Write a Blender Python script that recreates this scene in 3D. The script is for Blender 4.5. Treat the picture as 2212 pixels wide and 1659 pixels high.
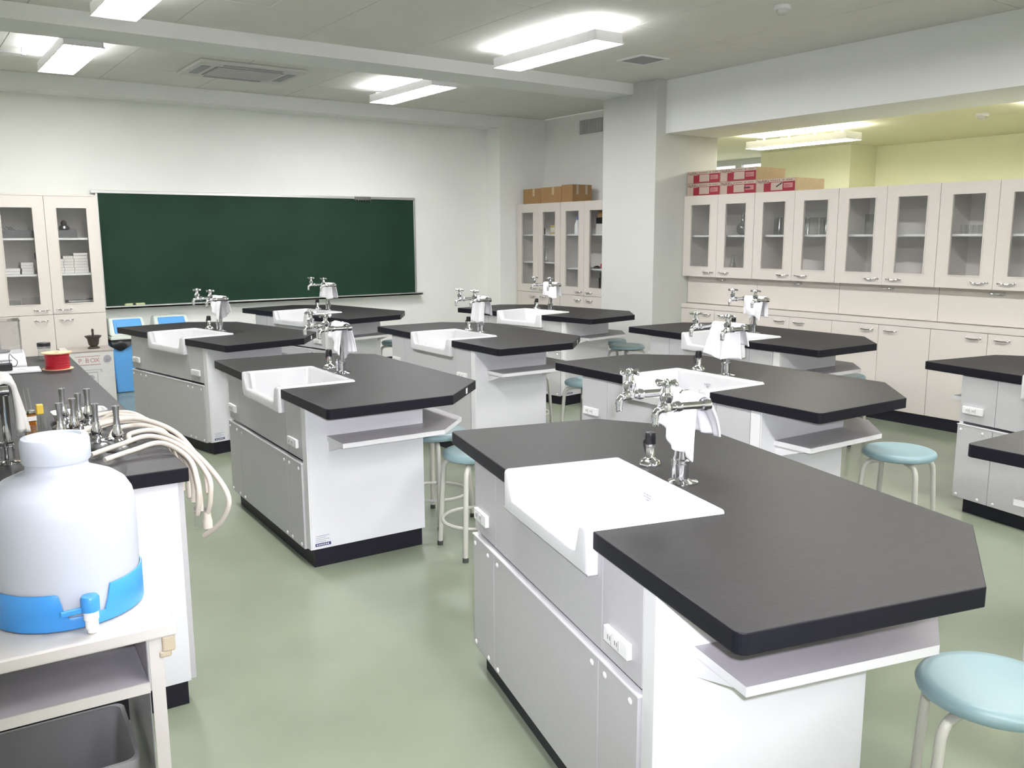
import bpy, bmesh, math, random
from mathutils import Vector, Matrix
PI = math.pi
random.seed(7)
S = bpy.context.scene
COL = S.collection
for o in list(bpy.data.objects): bpy.data.objects.remove(o)

# ------------------------------------------------------------------ camera, world, flash, exposure
CAM_LOC = Vector((-1.1909, -0.9630, 1.5173))
YAW, PITCH, ROLL = 0.5791 + math.radians(2.375), -0.1679, -0.0044
FW = Vector((math.sin(YAW)*math.cos(PITCH), math.cos(YAW)*math.cos(PITCH), math.sin(PITCH)))
R0 = Vector((math.cos(YAW), -math.sin(YAW), 0)); U0 = R0.cross(FW)
RT = R0*math.cos(ROLL) + U0*math.sin(ROLL); UP = -R0*math.sin(ROLL) + U0*math.cos(ROLL)
cd = bpy.data.cameras.new('camera'); cam = bpy.data.objects.new('camera', cd); COL.objects.link(cam)
cd.sensor_width = 36.0; cd.lens = 1882.4/2212*36.0; cd.clip_start = 0.02
cam.matrix_world = Matrix(((RT.x, UP.x, -FW.x, CAM_LOC.x), (RT.y, UP.y, -FW.y, CAM_LOC.y), (RT.z, UP.z, -FW.z, CAM_LOC.z), (0, 0, 0, 1)))
S.camera = cam
S.cycles.transparent_max_bounces = 32
S.view_settings.view_transform = 'Standard'; S.view_settings.look = 'None'
S.view_settings.exposure = 0.0; S.view_settings.gamma = 1.0; S.view_settings.use_curve_mapping = False

w = bpy.data.worlds.new('overcast_sky'); S.world = w; w.use_nodes = True
w.node_tree.nodes['Background'].inputs[0].default_value = (0.92, 0.96, 1.0, 1)
w.node_tree.nodes['Background'].inputs[1].default_value = 2.2

LAMP_COL = (1.0, 0.985, 1.02, 1); LAMP_STR = 58.0
BACK_COL = (1.0, 0.975, 0.90, 1)
FLASH_W = 370.0
fl = bpy.data.lights.new('camera_flash', 'SPOT'); flo = bpy.data.objects.new('camera_flash', fl); COL.objects.link(flo)
fl.energy = FLASH_W; fl.color = (0.87, 0.86, 1.0); fl.shadow_soft_size = 0.02; fl.spot_size = math.radians(80); fl.spot_blend = 1.0
flo.matrix_world = cam.matrix_world.copy(); flo.location = CAM_LOC + RT*0.045 + UP*0.05 + FW*0.03

# ------------------------------------------------------------------ materials
MATS = {}
def mat(name, col, rough=0.5, metal=0.0, spec=0.5, var=0.0, vscale=8.0, bump=0.0, bscale=200.0, coat=0.0, sss=0.0, emit=None, trans=0.0, alpha=1.0, stretch=None):
    m = bpy.data.materials.new(name); m.use_nodes = True
    nt = m.node_tree; b = nt.nodes['Principled BSDF']
    b.inputs['Base Color'].default_value = (*col, 1); b.inputs['Roughness'].default_value = rough
    b.inputs['Metallic'].default_value = metal; b.inputs['Specular IOR Level'].default_value = spec
    b.inputs['Coat Weight'].default_value = coat; b.inputs['Coat Roughness'].default_value = 0.12
    if sss: b.inputs['Subsurface Weight'].default_value = sss; b.inputs['Subsurface Radius'].default_value = (0.03, 0.03, 0.03); b.inputs['Subsurface Scale'].default_value = 1.0
    if trans: b.inputs['Transmission Weight'].default_value = trans
    if emit: b.inputs['Emission Color'].default_value = emit[0]; b.inputs['Emission Strength'].default_value = emit[1]
    if var or bump:
        tc = nt.nodes.new('ShaderNodeTexCoord'); src = tc.outputs['Object']
        if stretch:
            mp = nt.nodes.new('ShaderNodeMapping'); mp.inputs['Scale'].default_value = stretch
            nt.links.new(src, mp.inputs['Vector']); src = mp.outputs['Vector']
    if var:
        n = nt.nodes.new('ShaderNodeTexNoise'); n.inputs['Scale'].default_value = vscale; n.inputs['Detail'].default_value = 5
        nt.links.new(src, n.inputs['Vector'])
        r = nt.nodes.new('ShaderNodeValToRGB')
        r.color_ramp.elements[0].position = 0.3; r.color_ramp.elements[1].position = 0.7
        r.color_ramp.elements[0].color = (*[max(0, c*(1-var)) for c in col], 1)
        r.color_ramp.elements[1].color = (*[min(1, c*(1+var)) for c in col], 1)
        nt.links.new(n.outputs['Fac'], r.inputs['Fac']); nt.links.new(r.outputs['Color'], b.inputs['Base Color'])
    if bump:
        n2 = nt.nodes.new('ShaderNodeTexNoise'); n2.inputs['Scale'].default_value = bscale; n2.inputs['Detail'].default_value = 3
        nt.links.new(src, n2.inputs['Vector'])
        bp = nt.nodes.new('ShaderNodeBump'); bp.inputs['Strength'].default_value = bump; bp.inputs['Distance'].default_value = 0.002
        nt.links.new(n2.outputs['Fac'], bp.inputs['Height']); nt.links.new(bp.outputs['Normal'], b.inputs['Normal'])
    MATS[name] = m; return m
def glassy(name, tint, ior=1.45, rough=0.03, base=0.06):
    m = bpy.data.materials.new(name); m.use_nodes = True; nt = m.node_tree; nt.nodes.clear()
    o = nt.nodes.new('ShaderNodeOutputMaterial'); mx = nt.nodes.new('ShaderNodeMixShader')
    t = nt.nodes.new('ShaderNodeBsdfTransparent'); t.inputs[0].default_value = (*tint, 1)
    g = nt.nodes.new('ShaderNodeBsdfGlossy'); g.inputs['Roughness'].default_value = rough
    f = nt.nodes.new('ShaderNodeLayerWeight'); f.inputs['Blend'].default_value = 0.5
    q = nt.nodes.new('ShaderNodeMath'); q.operation = 'POWER'; q.inputs[1].default_value = 4.0; nt.links.new(f.outputs['Facing'], q.inputs[0])
    a = nt.nodes.new('ShaderNodeMath'); a.operation = 'MULTIPLY_ADD'; a.inputs[1].default_value = 0.8; a.inputs[2].default_value = base; a.use_clamp = True
    nt.links.new(q.outputs[0], a.inputs[0]); nt.links.new(a.outputs[0], mx.inputs[0])
    nt.links.new(t.outputs[0], mx.inputs[1]); nt.links.new(g.outputs[0], mx.inputs[2]); nt.links.new(mx.outputs[0], o.inputs[0])
    MATS[name] = m; return m
def emitter(name, col, s):
    m = bpy.data.materials.new(name); m.use_nodes = True; nt = m.node_tree; nt.nodes.clear()
    o = nt.nodes.new('ShaderNodeOutputMaterial'); e = nt.nodes.new('ShaderNodeEmission')
    e.inputs[0].default_value = col; e.inputs[1].default_value = s; nt.links.new(e.outputs[0], o.inputs[0]); MATS[name] = m; return m

mat('wall_paint', (0.80, 0.81, 0.755), 0.85, var=0.015, vscale=3, bump=0.15, bscale=350)
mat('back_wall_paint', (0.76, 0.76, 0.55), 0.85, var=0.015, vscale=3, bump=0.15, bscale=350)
mat('ceiling_board', (0.73, 0.73, 0.675), 0.9, var=0.02, vscale=5, bump=0.1, bscale=300)
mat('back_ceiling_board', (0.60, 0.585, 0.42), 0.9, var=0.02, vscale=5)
mat('pier_paint_dimmed', (0.53, 0.54, 0.50), 0.85, var=0.015, vscale=3, bump=0.15, bscale=350)  # greyer pier paint, darkened further to stand in for weaker light
mat('seam_dark', (0.12, 0.12, 0.10), 0.9)
mat('beam_paint', (0.80, 0.81, 0.785), 0.85, var=0.015, vscale=3)
mat('floor_vinyl', (0.222, 0.252, 0.182), 0.20, spec=0.4, var=0.07, vscale=2.2, bump=0.05, bscale=60, coat=0.12)
mat('black_top', (0.022, 0.021, 0.021), 0.47, spec=0.14, var=0.18, vscale=25, bump=0.12, bscale=500, stretch=(1, 6, 1))
mat('black_edge', (0.009, 0.009, 0.013), 0.45, spec=0.15)
mat('plinth_black', (0.012, 0.012, 0.018), 0.5, spec=0.25)
mat('panel_grey', (0.48, 0.475, 0.475), 0.45, spec=0.35, var=0.02, vscale=60)
mat('panel_white', (0.73, 0.73, 0.74), 0.38, spec=0.4)
mat('shelf_grey', (0.44, 0.42, 0.43), 0.4, spec=0.4, var=0.03, vscale=50)
mat('edge_white', (0.70, 0.70, 0.69), 0.4)
mat('porcelain', (0.60, 0.605, 0.60), 0.14, spec=0.5, coat=0.25)
mat('chrome', (0.66, 0.66, 0.68), 0.08, metal=1.0)
mat('steel_dull', (0.42, 0.42, 0.43), 0.28, metal=1.0)
mat('black_plastic', (0.012, 0.012, 0.014), 0.35)
mat('socket_white', (0.80, 0.80, 0.78), 0.4)
mat('slot_dark', (0.10, 0.10, 0.10), 0.6)
mat('towel_cotton', (0.80, 0.80, 0.80), 0.95, spec=0.1, bump=0.35, bscale=420)
mat('towel_grey', (0.55, 0.54, 0.51), 0.95, spec=0.1, bump=0.5, bscale=350)
mat('seat_mint', (0.225, 0.335, 0.35), 0.36, spec=0.5)
mat('stool_paint', (0.52, 0.515, 0.45), 0.4, spec=0.45)
mat('rubber_dark', (0.05, 0.05, 0.045), 0.7)
mat('cab_cream', (0.63, 0.59, 0.53), 0.5, spec=0.3, var=0.02, vscale=90)
mat('cab_inside', (0.74, 0.71, 0.67), 0.6)
mat('board_green', (0.010, 0.034, 0.019), 0.65, spec=0.2, var=0.18, vscale=1.6)
mat('aluminium', (0.62, 0.63, 0.62), 0.35, metal=0.9)
mat('cardboard', (0.29, 0.17, 0.07), 0.85, var=0.06, vscale=12)
mat('cardboard_pale', (0.47, 0.36, 0.22), 0.85, var=0.05, vscale=12)
mat('print_pale', (0.42, 0.335, 0.27), 0.8)
mat('print_red', (0.24, 0.008, 0.02), 0.7)
mat('print_pink', (0.40, 0.18, 0.17), 0.8)
mat('print_dark', (0.10, 0.05, 0.04), 0.8)
mat('dark_sheet', (0.10, 0.10, 0.105), 0.5)
mat('lamp_metal', (0.80, 0.80, 0.80), 0.4)
emitter('diffuser_glow', LAMP_COL, LAMP_STR); emitter('back_diffuser_glow', BACK_COL, LAMP_STR*1.45)
mat('grille_grey', (0.33, 0.33, 0.35), 0.6)
mat('ac_white', (0.60, 0.60, 0.57), 0.5)
glassy('pane_glass', (0.975, 0.98, 0.975), base=0.02)
glassy('lab_glass', (0.93, 0.95, 0.94), base=0.12, rough=0.10)
glassy('amber_glass', (0.70, 0.42, 0.12), base=0.06, rough=0.05)
glassy('clear_acrylic', (0.95, 0.95, 0.95), base=0.05)
mat('red_liquid', (0.30, 0.01, 0.02), 0.2)
mat('tank_plastic', (0.50, 0.53, 0.58), 0.42, spec=0.35, sss=0.35)
mat('tank_blue', (0.045, 0.27, 0.66), 0.35)
mat('bin_blue', (0.10, 0.33, 0.66), 0.4)
mat('bin_rim', (0.62, 0.68, 0.60), 0.5)
mat('bag_black', (0.01, 0.01, 0.012), 0.3)
mat('pbox_white', (0.60, 0.60, 0.56), 0.6, var=0.03, vscale=14)
mat('pbox_lid', (0.42, 0.37, 0.33), 0.7, var=0.05, vscale=14)
mat('iron_brown', (0.045, 0.036, 0.028), 0.45, spec=0.5)
mat('spool_tan', (0.72, 0.44, 0.24), 0.6)
mat('wire_red', (0.42, 0.005, 0.02), 0.4, bump=0.6, bscale=120, stretch=(1, 1, 18))
mat('balance_white', (0.72, 0.72, 0.74), 0.4)
mat('hose_rubber', (0.62, 0.56, 0.48), 0.55, spec=0.35)
mat('dish_white', (0.85, 0.85, 0.84), 0.25)
mat('cart_cream', (0.52, 0.495, 0.46), 0.45)
mat('cart_shelf', (0.36, 0.345, 0.37), 0.38, var=0.05, vscale=10)
mat('bumper_tan', (0.42, 0.36, 0.26), 0.5)
mat('crate_grey', (0.30, 0.30, 0.30), 0.45)
mat('label_blue', (0.02, 0.03, 0.12), 0.5)
mat('label_paper', (0.72, 0.72, 0.74), 0.6)
mat('ink_grey', (0.35, 0.36, 0.40), 0.7)
mat('eraser_felt', (0.55, 0.60, 0.34), 0.9)
mat('window_frame', (0.60, 0.61, 0.62), 0.45)
mat('pack_blue', (0.10, 0.16, 0.36), 0.6)
mat('pack_yellow', (0.50, 0.38, 0.12), 0.7)
mat('purple_plastic', (0.06, 0.04, 0.12), 0.5)
mat('paper_white', (0.66, 0.64, 0.60), 0.8)
mat('yellow_plastic', (0.60, 0.42, 0.05), 0.4)

# ------------------------------------------------------------------ mesh helpers
class MB:
    def __init__(s): s.v = []; s.f = []
    def add(s, v, f):
        o = len(s.v); s.v += [tuple(p) for p in v]; s.f += [tuple(i+o for i in q) for q in f]; return s
    def box(s, x0, x1, y0, y1, z0, z1):
        x0, x1 = min(x0, x1), max(x0, x1); y0, y1 = min(y0, y1), max(y0, y1); z0, z1 = min(z0, z1), max(z0, z1)
        return s.add([(x0,y0,z0),(x1,y0,z0),(x1,y1,z0),(x0,y1,z0),(x0,y0,z1),(x1,y0,z1),(x1,y1,z1),(x0,y1,z1)],
                     [(0,3,2,1),(4,5,6,7),(0,1,5,4),(1,2,6,5),(2,3,7,6),(3,0,4,7)])
    def prism(s, poly, z0, z1):
        n = len(poly); v = [(x, y, z0) for x, y in poly] + [(x, y, z1) for x, y in poly]
        f = [tuple(range(n-1, -1, -1)), tuple(range(n, 2*n))] + [(i, (i+1) % n, n+(i+1) % n, n+i) for i in range(n)]
        return s.add(v, f)
    def lathe(s, prof, c=(0, 0, 0), n=24, axis='z', cap0=True, cap1=True, closed=False):
        v = []; f = []; m = len(prof)
        for r, h in prof:
            for k in range(n):
                a = 2*PI*k/n; p = (r*math.cos(a), r*math.sin(a), h)
                if axis == 'x': p = (p[2], p[0], p[1])
                if axis == 'y': p = (p[1], p[2], p[0])
                v.append((p[0]+c[0], p[1]+c[1], p[2]+c[2]))
        for i in range(m-1 if not closed else m):
            j = (i+1) % m
            for k in range(n):
                l = (k+1) % n; f.append((i*n+k, i*n+l, j*n+l, j*n+k))
        if not closed:
            if cap0 and prof[0][0] > 1e-6: f.append(tuple(range(n-1, -1, -1)))
            if cap1 and prof[-1][0] > 1e-6: f.append(tuple(range((m-1)*n, m*n)))
        return s.add(v, f)
    def tube(s, pts, r, n=10, caps=True):
        pts = [Vector(p) for p in pts]; rr = r if isinstance(r, (list, tuple)) else [r]*len(pts)
        T = []
        for i in range(len(pts)):
            a = pts[max(0, i-1)]; b = pts[min(len(pts)-1, i+1)]; T.append((b-a).normalized())
        up = Vector((0, 0, 1)) if abs(T[0].z) < 0.9 else Vector((1, 0, 0))
        nrm = T[0].cross(up).normalized(); v = []; f = []
        for i, p in enumerate(pts):
            if i:
                nrm = (nrm - T[i]*nrm.dot(T[i]))
                nrm = nrm.normalized() if nrm.length > 1e-6 else T[i].orthogonal().normalized()
            b = T[i].cross(nrm)
            for k in range(n):
                a = 2*PI*k/n; v.append(p + (nrm*math.cos(a) + b*math.sin(a))*rr[i])
        for i in range(len(pts)-1):
            for k in range(n):
                l = (k+1) % n; f.append((i*n+k, i*n+l, (i+1)*n+l, (i+1)*n+k))
        if caps: f.append(tuple(range(n-1, -1, -1))); f.append(tuple(range((len(pts)-1)*n, len(pts)*n)))
        return s.add(v, f)
    def mesh(s, name, mt, smooth=False):
        me = bpy.data.meshes.new(name); me.from_pydata([tuple(p) for p in s.v], [], s.f); me.update()
        bm = bmesh.new(); bm.from_mesh(me); bmesh.ops.recalc_face_normals(bm, faces=bm.faces); bm.to_mesh(me); bm.free()
        me.materials.append(MATS[mt])
        if smooth:
            me.polygons.foreach_set('use_smooth', [True]*len(me.polygons)); me.update()
            try: me.set_sharp_from_angle(angle=math.radians(40))
            except Exception: pass
        return me
    def build(s, name, mt, parent=None, smooth=False, bevel=0.0, seg=2):
        o = bpy.data.objects.new(name, s.mesh(name, mt, smooth)); COL.objects.link(o)
        if parent is not None: o.parent = parent
        if bevel:
            md = o.modifiers.new('bevel', 'BEVEL'); md.width = bevel; md.segments = seg; md.limit_method = 'ANGLE'; md.angle_limit = math.radians(40)
        return o
def catmull(P, k=8):
    P = [Vector(p) for p in P]; out = []
    for i in range(len(P)-1):
        p0 = P[max(0, i-1)]; p1 = P[i]; p2 = P[i+1]; p3 = P[min(len(P)-1, i+2)]
        for j in range(k):
            t = j/k
            out.append(0.5*((2*p1)+(p2-p0)*t+(2*p0-5*p1+4*p2-p3)*t*t+(3*p1-p0-3*p2+p3)*t**3))
    out.append(P[-1]); return out
def inst(me, name, parent, loc=(0, 0, 0), rot=(0, 0, 0)):
    o = bpy.data.objects.new(name, me); COL.objects.link(o); o.location = loc; o.rotation_euler = rot
    if parent is not None: o.parent = parent
    return o
def tag(o, label=None, cat=None, group=None, kind=None):
    if label: o['label'] = label
    if cat: o['category'] = cat
    if group: o['group'] = group
    if kind: o['kind'] = kind
    return o
def thing(name, label, cat, loc=(0, 0, 0), rz=0.0, group=None):
    o = bpy.data.objects.new(name, None); COL.objects.link(o); o.empty_display_size = 0.1
    o.location = loc; o.rotation_euler = (0, 0, rz); return tag(o, label, cat, group)
def struct(name, mb, m, label=None, **k):
    o = mb.build(name, m, **k); o['kind'] = 'structure'
    if label: o['label'] = label
    return o
def copy_tree(o, parent=None):
    c = o.copy(); COL.objects.link(c); c.parent = parent
    for ch in list(o.children): copy_tree(ch, c)
    return c
def textmesh(txt, size, mt):
    cu = bpy.data.curves.new('lettering', 'FONT'); cu.body = txt; cu.size = size; cu.extrude = 0.0006; cu.resolution_u = 3
    t = bpy.data.objects.new('lettering', cu); COL.objects.link(t)
    me = bpy.data.meshes.new_from_object(t.evaluated_get(bpy.context.evaluated_depsgraph_get()))
    bpy.data.objects.remove(t); me.materials.clear(); me.materials.append(MATS[mt]); return me
B = MB

# ------------------------------------------------------------------ the setting
struct('floor', B().box(-3.5, 9.3, -3.6, 8.9, -0.12, 0), 'floor_vinyl', 'glossy grey-green sheet vinyl floor')
struct('wall_left', B().box(-3.6, -3.5, -3.6, 8.7, 0, 3.0), 'wall_paint')
struct('wall_back', B().box(-3.5, 9.2, -3.7, -3.6, 0, 3.0), 'wall_paint')
struct('wall_front', B().box(-3.5, 9.2, 8.6, 8.75, 0, 3.0), 'wall_paint', 'off-white wall behind the blackboard')
struct('wall_right', B().box(5.97, 6.07, 6.07, 8.6, 0, 3.0), 'wall_paint', 'off-white wall behind the two tall glass cabinets')
struct('wall_pier', B().box(5.02, 5.90, 5.31, 6.08, 0, 3.0), 'pier_paint_dimmed', 'square off-white pier between the cabinet rows', bevel=0.004)
struct('wall_corner', B().box(5.25, 5.97, 8.30, 8.60, 0, 3.0), 'wall_paint', 'off-white corner column beside the blackboard wall', bevel=0.004)
cl = struct('ceiling', B().box(-3.5, 5.97, -3.6, 8.6, 3.012, 3.1), 'seam_dark', 'grey ceiling of large boards with thin seams')
cache = {}
xs = [-3.5, -2.09, -1.18, -0.27, 0.64, 1.55, 2.46, 3.37, 4.28, 5.19, 5.97]; ys = [-3.6, -1.58, 0.24, 2.06, 3.88, 5.70, 7.52, 8.6]
for i in range(len(xs)-1):
    for j in range(len(ys)-1):
        k = (round(xs[i+1]-xs[i], 2), round(ys[j+1]-ys[j], 2))
        if k not in cache: cache[k] = B().box(0.0025, k[0]-0.0025, 0.0025, k[1]-0.0025, 0, 0.012).mesh('ceiling_board', 'ceiling_board')
        inst(cache[k], 'ceiling_board', cl, (xs[i], ys[j], 3.0))
struct('trim_1', B().box(-3.5, 5.02, 5.64, 6.07, 2.895, 2.999), 'beam_paint', 'painted ceiling beam running to the pier')
struct('trim_2', B().box(-3.5, 5.25, 8.30, 8.60, 2.86, 2.999), 'beam_paint', 'painted ceiling beam above the blackboard')
struct('trim_3', B().box(5.15, 5.90, -3.6, 5.31, 2.50, 2.999), 'beam_paint', 'deep painted beam above the wall cabinets')
# the space behind the wall cabinets
struct('ceiling_rear', B().box(5.90, 9.2, -3.6, 5.9, 2.60, 2.70).box(6.07, 9.2, 5.9, 8.6, 2.60, 2.70), 'back_ceiling_board', 'yellowish ceiling of the space behind the cabinets')
struct('wall_rear_lower', B().box(9.03, 9.15, -3.6, 6.83, 0, 2.6).box(9.03, 9.15, 6.83, 8.6, 0, 0.9), 'back_wall_paint', 'cream wall of the space behind the cabinets')
struct('wall_rear_pier', B().box(8.48, 9.03, 5.49, 6.83, 0, 2.6), 'back_wall_paint', 'cream pier in the space behind the cabinets')
wn = struct('window_1', B().box(9.04, 9.10, 6.83, 8.6, 2.52, 2.6).box(9.04, 9.10, 6.83, 8.6, 0.9, 0.96).box(9.04, 9.10, 7.63, 7.74, 0.96, 2.52).box(9.04, 9.10, 6.83, 6.88, 0.96, 2.52).box(9.04, 9.10, 8.55, 8.6, 0.96, 2.52), 'window_frame', 'bright window behind the red-printed boxes')
for y0, y1 in ((6.88, 7.63), (7.74, 8.55)): B().box(9.066, 9.072, y0, y1, 0.96, 2.52).build('pane', 'pane_glass', wn)
struct('baseboard_front', B().box(0.55, 5.25, 8.588, 8.6, 0, 0.06), 'plinth_black')

# ------------------------------------------------------------------ blackboard
bb = thing('blackboard', 'long dark green blackboard in a thin aluminium frame', 'blackboard', (0.60, 8.6, 0))
B().box(0, 3.55, -0.03, -0.004, 0.83, 1.955).build('writing_surface', 'board_green', bb)
B().box(-0.06, 3.57, -0.045, -0.004, 1.955, 1.985).build('top_rail', 'aluminium', bb, bevel=0.003)
B().box(3.55, 3.572, -0.04, -0.004, 0.83, 1.955).build('frame_side', 'aluminium', bb, bevel=0.003)
B().box(-0.022, 0, -0.04, -0.004, 0.83, 1.955).build('frame_side', 'aluminium', bb, bevel=0.003)
B().box(-0.02, 3.62, -0.105, -0.004, 0.812, 0.830).box(-0.02, 3.62, -0.105, -0.098, 0.812, 0.842).build('chalk_tray', 'aluminium', bb, bevel=0.002)
hk = B().box(2.76, 2.97, -0.055, -0.045, 1.945, 1.985)
for k in range(7): hk.tube(catmull([(2.775+k*0.03, -0.055, 1.975), (2.775+k*0.03, -0.075, 1.955), (2.775+k*0.03, -0.07, 1.935), (2.775+k*0.03, -0.058, 1.94)], 3), 0.004, 6)
hk.build('hook_rack', 'steel_dull', bb)
for k in range(2):
    e = thing('board_eraser', 'yellow-green felt board eraser on the chalk tray', 'eraser', (0.765+k*0.105, 8.545, 0.83), 0.02, 'erasers on the chalk tray')
    B().box(0, 0.09, -0.035, 0.015, 0.001, 0.014).build('felt', 'eraser_felt', e, bevel=0.003); B().box(0.002, 0.088, -0.033, 0.013, 0.014, 0.03).build('back', 'eraser_felt', e, bevel=0.004)
    if k == 0: B().box(0.075, 0.098, -0.036, 0.016, 0.013, 0.031).build('strap', 'black_plastic', e)

# ------------------------------------------------------------------ ceiling fixtures
def fixture(x, y, zc, label, glow='diffuser_glow', group=None):
    t = thing('ceiling_light', label, 'light', (x, y, zc), 0, group)
    L, W = 0.62, 0.13
    h = B().box(-W, -W+0.006, -L, L, -0.145, -0.075).box(W-0.006, W, -L, L, -0.145, -0.075).box(-W+0.006, W-0.006, -L, -L+0.006, -0.145, -0.075).box(-W+0.006, W-0.006, L-0.006, L, -0.145, -0.075)
    h.box(-W-0.006, -W, -L-0.006, L+0.006, -0.149, -0.139).box(W, W+0.006, -L-0.006, L+0.006, -0.149, -0.139).box(-W, W, -L-0.006, -L, -0.149, -0.139).box(-W, W, L, L+0.006, -0.149, -0.139)
    h.build('housing', 'lamp_metal', t, bevel=0.002)
    B().box(-W+0.008, W-0.008, -L+0.008, L-0.008, -0.146, -0.142).build('diffuser', glow, t)
    for sx in (-1, 1): B().lathe([(0.016, -0.58), (0.016, 0.58)], (sx*0.055, 0, -0.105), 12, 'y').build('tube_lamp', glow, t)
    B().box(-0.03, 0.03, -0.55, 0.55, -0.03, 0).build('mounting_channel', 'lamp_metal', t)
    for k in range(4):
        yy = -0.48+k*0.32
        B().box(-W+0.006, W-0.006, yy-0.002, yy+0.002, -0.085, -0.07).box(-0.012, 0.012, yy-0.003, yy+0.003, -0.085, -0.03).build('hanger', 'lamp_metal', t)
    return t
for x, col in ((0.12, 'left'), (3.09, 'right')):
    for y, where in ((6.67, 'between the two beams'), (4.46, 'before the beam'), (1.45, 'added out of view over the middle benches'), (-0.72, 'added out of view over the last benches'), (-2.70, 'added out of view by the back wall')):  # last three rows are out of view, added to light the room
        side = 'demonstration bench side' if x < 1 else 'pier and wall cabinet side'
        fixture(x, y, 3.0, 'white tube ceiling light %s, %s' % (where, side))
fixture(6.77, 4.94, 2.6, 'white tube light over the red-printed boxes, beyond the deep beam', 'back_diffuser_glow')
fixture(6.77, 1.98, 2.6, 'white tube light over the glass wall cabinets farther from the boxes', 'back_diffuser_glow')

ac = thing('air_conditioner', 'square four-way ceiling air conditioner with grey centre grille', 'air conditioner', (1.62, 7.12, 3.0))
B().box(-0.48, 0.48, -0.36, 0.36, -0.03, 0).build('fascia', 'ac_white', ac, bevel=0.01)
g = B().box(-0.30, 0.30, -0.22, 0.22, -0.036, -0.03).build('centre_grille', 'grille_grey', ac)
for k in range(10): B().box(-0.29, 0.29, -0.205+k*0.044, -0.190+k*0.044, -0.040, -0.036).build('slat', 'ac_white', g)
for a, b in (((-0.42, -0.345), (-0.2, 0.2)), ((0.345, 0.42), (-0.2, 0.2)), ((-0.26, 0.26), (-0.32, -0.265)), ((-0.26, 0.26), (0.265, 0.32))):
    B().box(*a, *b, -0.034, -0.029).build('air_vent', 'grille_grey', ac)
cv = thing('ceiling_vent', 'square ceiling vent with a grey louvre', 'vent', (4.25, 4.71, 3.0))
B().box(-0.16, 0.16, -0.16, -0.135, -0.012, 0).box(-0.16, 0.16, 0.135, 0.16, -0.012, 0).box(-0.16, -0.135, -0.135, 0.135, -0.012, 0).box(0.135, 0.16, -0.135, 0.135, -0.012, 0).build('frame', 'lamp_metal', cv, bevel=0.002)
B().box(-0.135, 0.135, -0.135, 0.135, -0.003, 0).build('backing', 'slot_dark', cv)
for k in range(12): B().box(-0.135, 0.135, -0.128+k*0.0225, -0.112+k*0.0225, -0.009, -0.003).build('slat', 'grille_grey', cv)
wv = thing('wall_vent', 'grey wall vent of upright slats above the cardboard boxes', 'vent', (5.97, 7.26, 2.83))
B().box(-0.012, 0, -0.34, 0.345, 0.085, 0.1).box(-0.012, 0, -0.34, 0.345, -0.1, -0.085).box(-0.012, 0, 0.33, 0.345, -0.085, 0.085).box(-0.012, 0, -0.34, -0.325, -0.085, 0.085).build('frame', 'lamp_metal', wv)
B().box(-0.003, 0, -0.325, 0.33, -0.085, 0.085).build('backing', 'slot_dark', wv)
sl = B().box(-0.010, -0.003, -0.006, 0.006, -0.085, 0.085).mesh('slat', 'ac_white')
for k in range(26): inst(sl, 'slat', wv, (0, -0.31+k*0.025, 0))
ap = thing('access_hatch', 'square ceiling access hatch in a thin metal frame', 'hatch', (0.73, 4.54, 3.0))
B().box(-0.30, 0.30, -0.30, -0.29, -0.006, 0).box(-0.30, 0.30, 0.29, 0.30, -0.006, 0).box(-0.30, -0.29, -0.29, 0.29, -0.006, 0).box(0.29, 0.30, -0.29, 0.29, -0.006, 0).build('frame', 'lamp_metal', ap)
B().box(-0.288, 0.288, -0.288, 0.288, -0.004, 0).build('panel', 'ceiling_board', ap)
for loc, lb in (((3.78, 2.92, 3.0), 'round white smoke detector on the main ceiling'), ((7.08, 3.23, 2.6), 'round white smoke detector on the yellowish rear ceiling')):
    t = thing('smoke_detector', lb, 'smoke detector', loc)
    B().lathe([(0.055, 0), (0.055, -0.018), (0.048, -0.024)], (0, 0, 0), 24).build('base', 'lamp_metal', t, smooth=True)
    B().lathe([(0.036, -0.024), (0.038, -0.045), (0.028, -0.054), (0.012, -0.056)], (0, 0, 0), 20).build('sensor_head', 'ac_white', t, smooth=True)
t = thing('ceiling_rail', 'thin dark hanging rail under the ceiling beside a tube light', 'rail', (-0.75, 7.14, 3.0))
B().box(-0.6, 0.62, -0.008, 0.008, -0.05, -0.038).build('rail', 'steel_dull', t)
for x in (-0.5, 0.1, 0.63): B().box(x-0.015, x+0.015, -0.012, 0.012, -0.06 if x > 0.5 else -0.04, 0).build('bracket', 'grille_grey', t)

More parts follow.
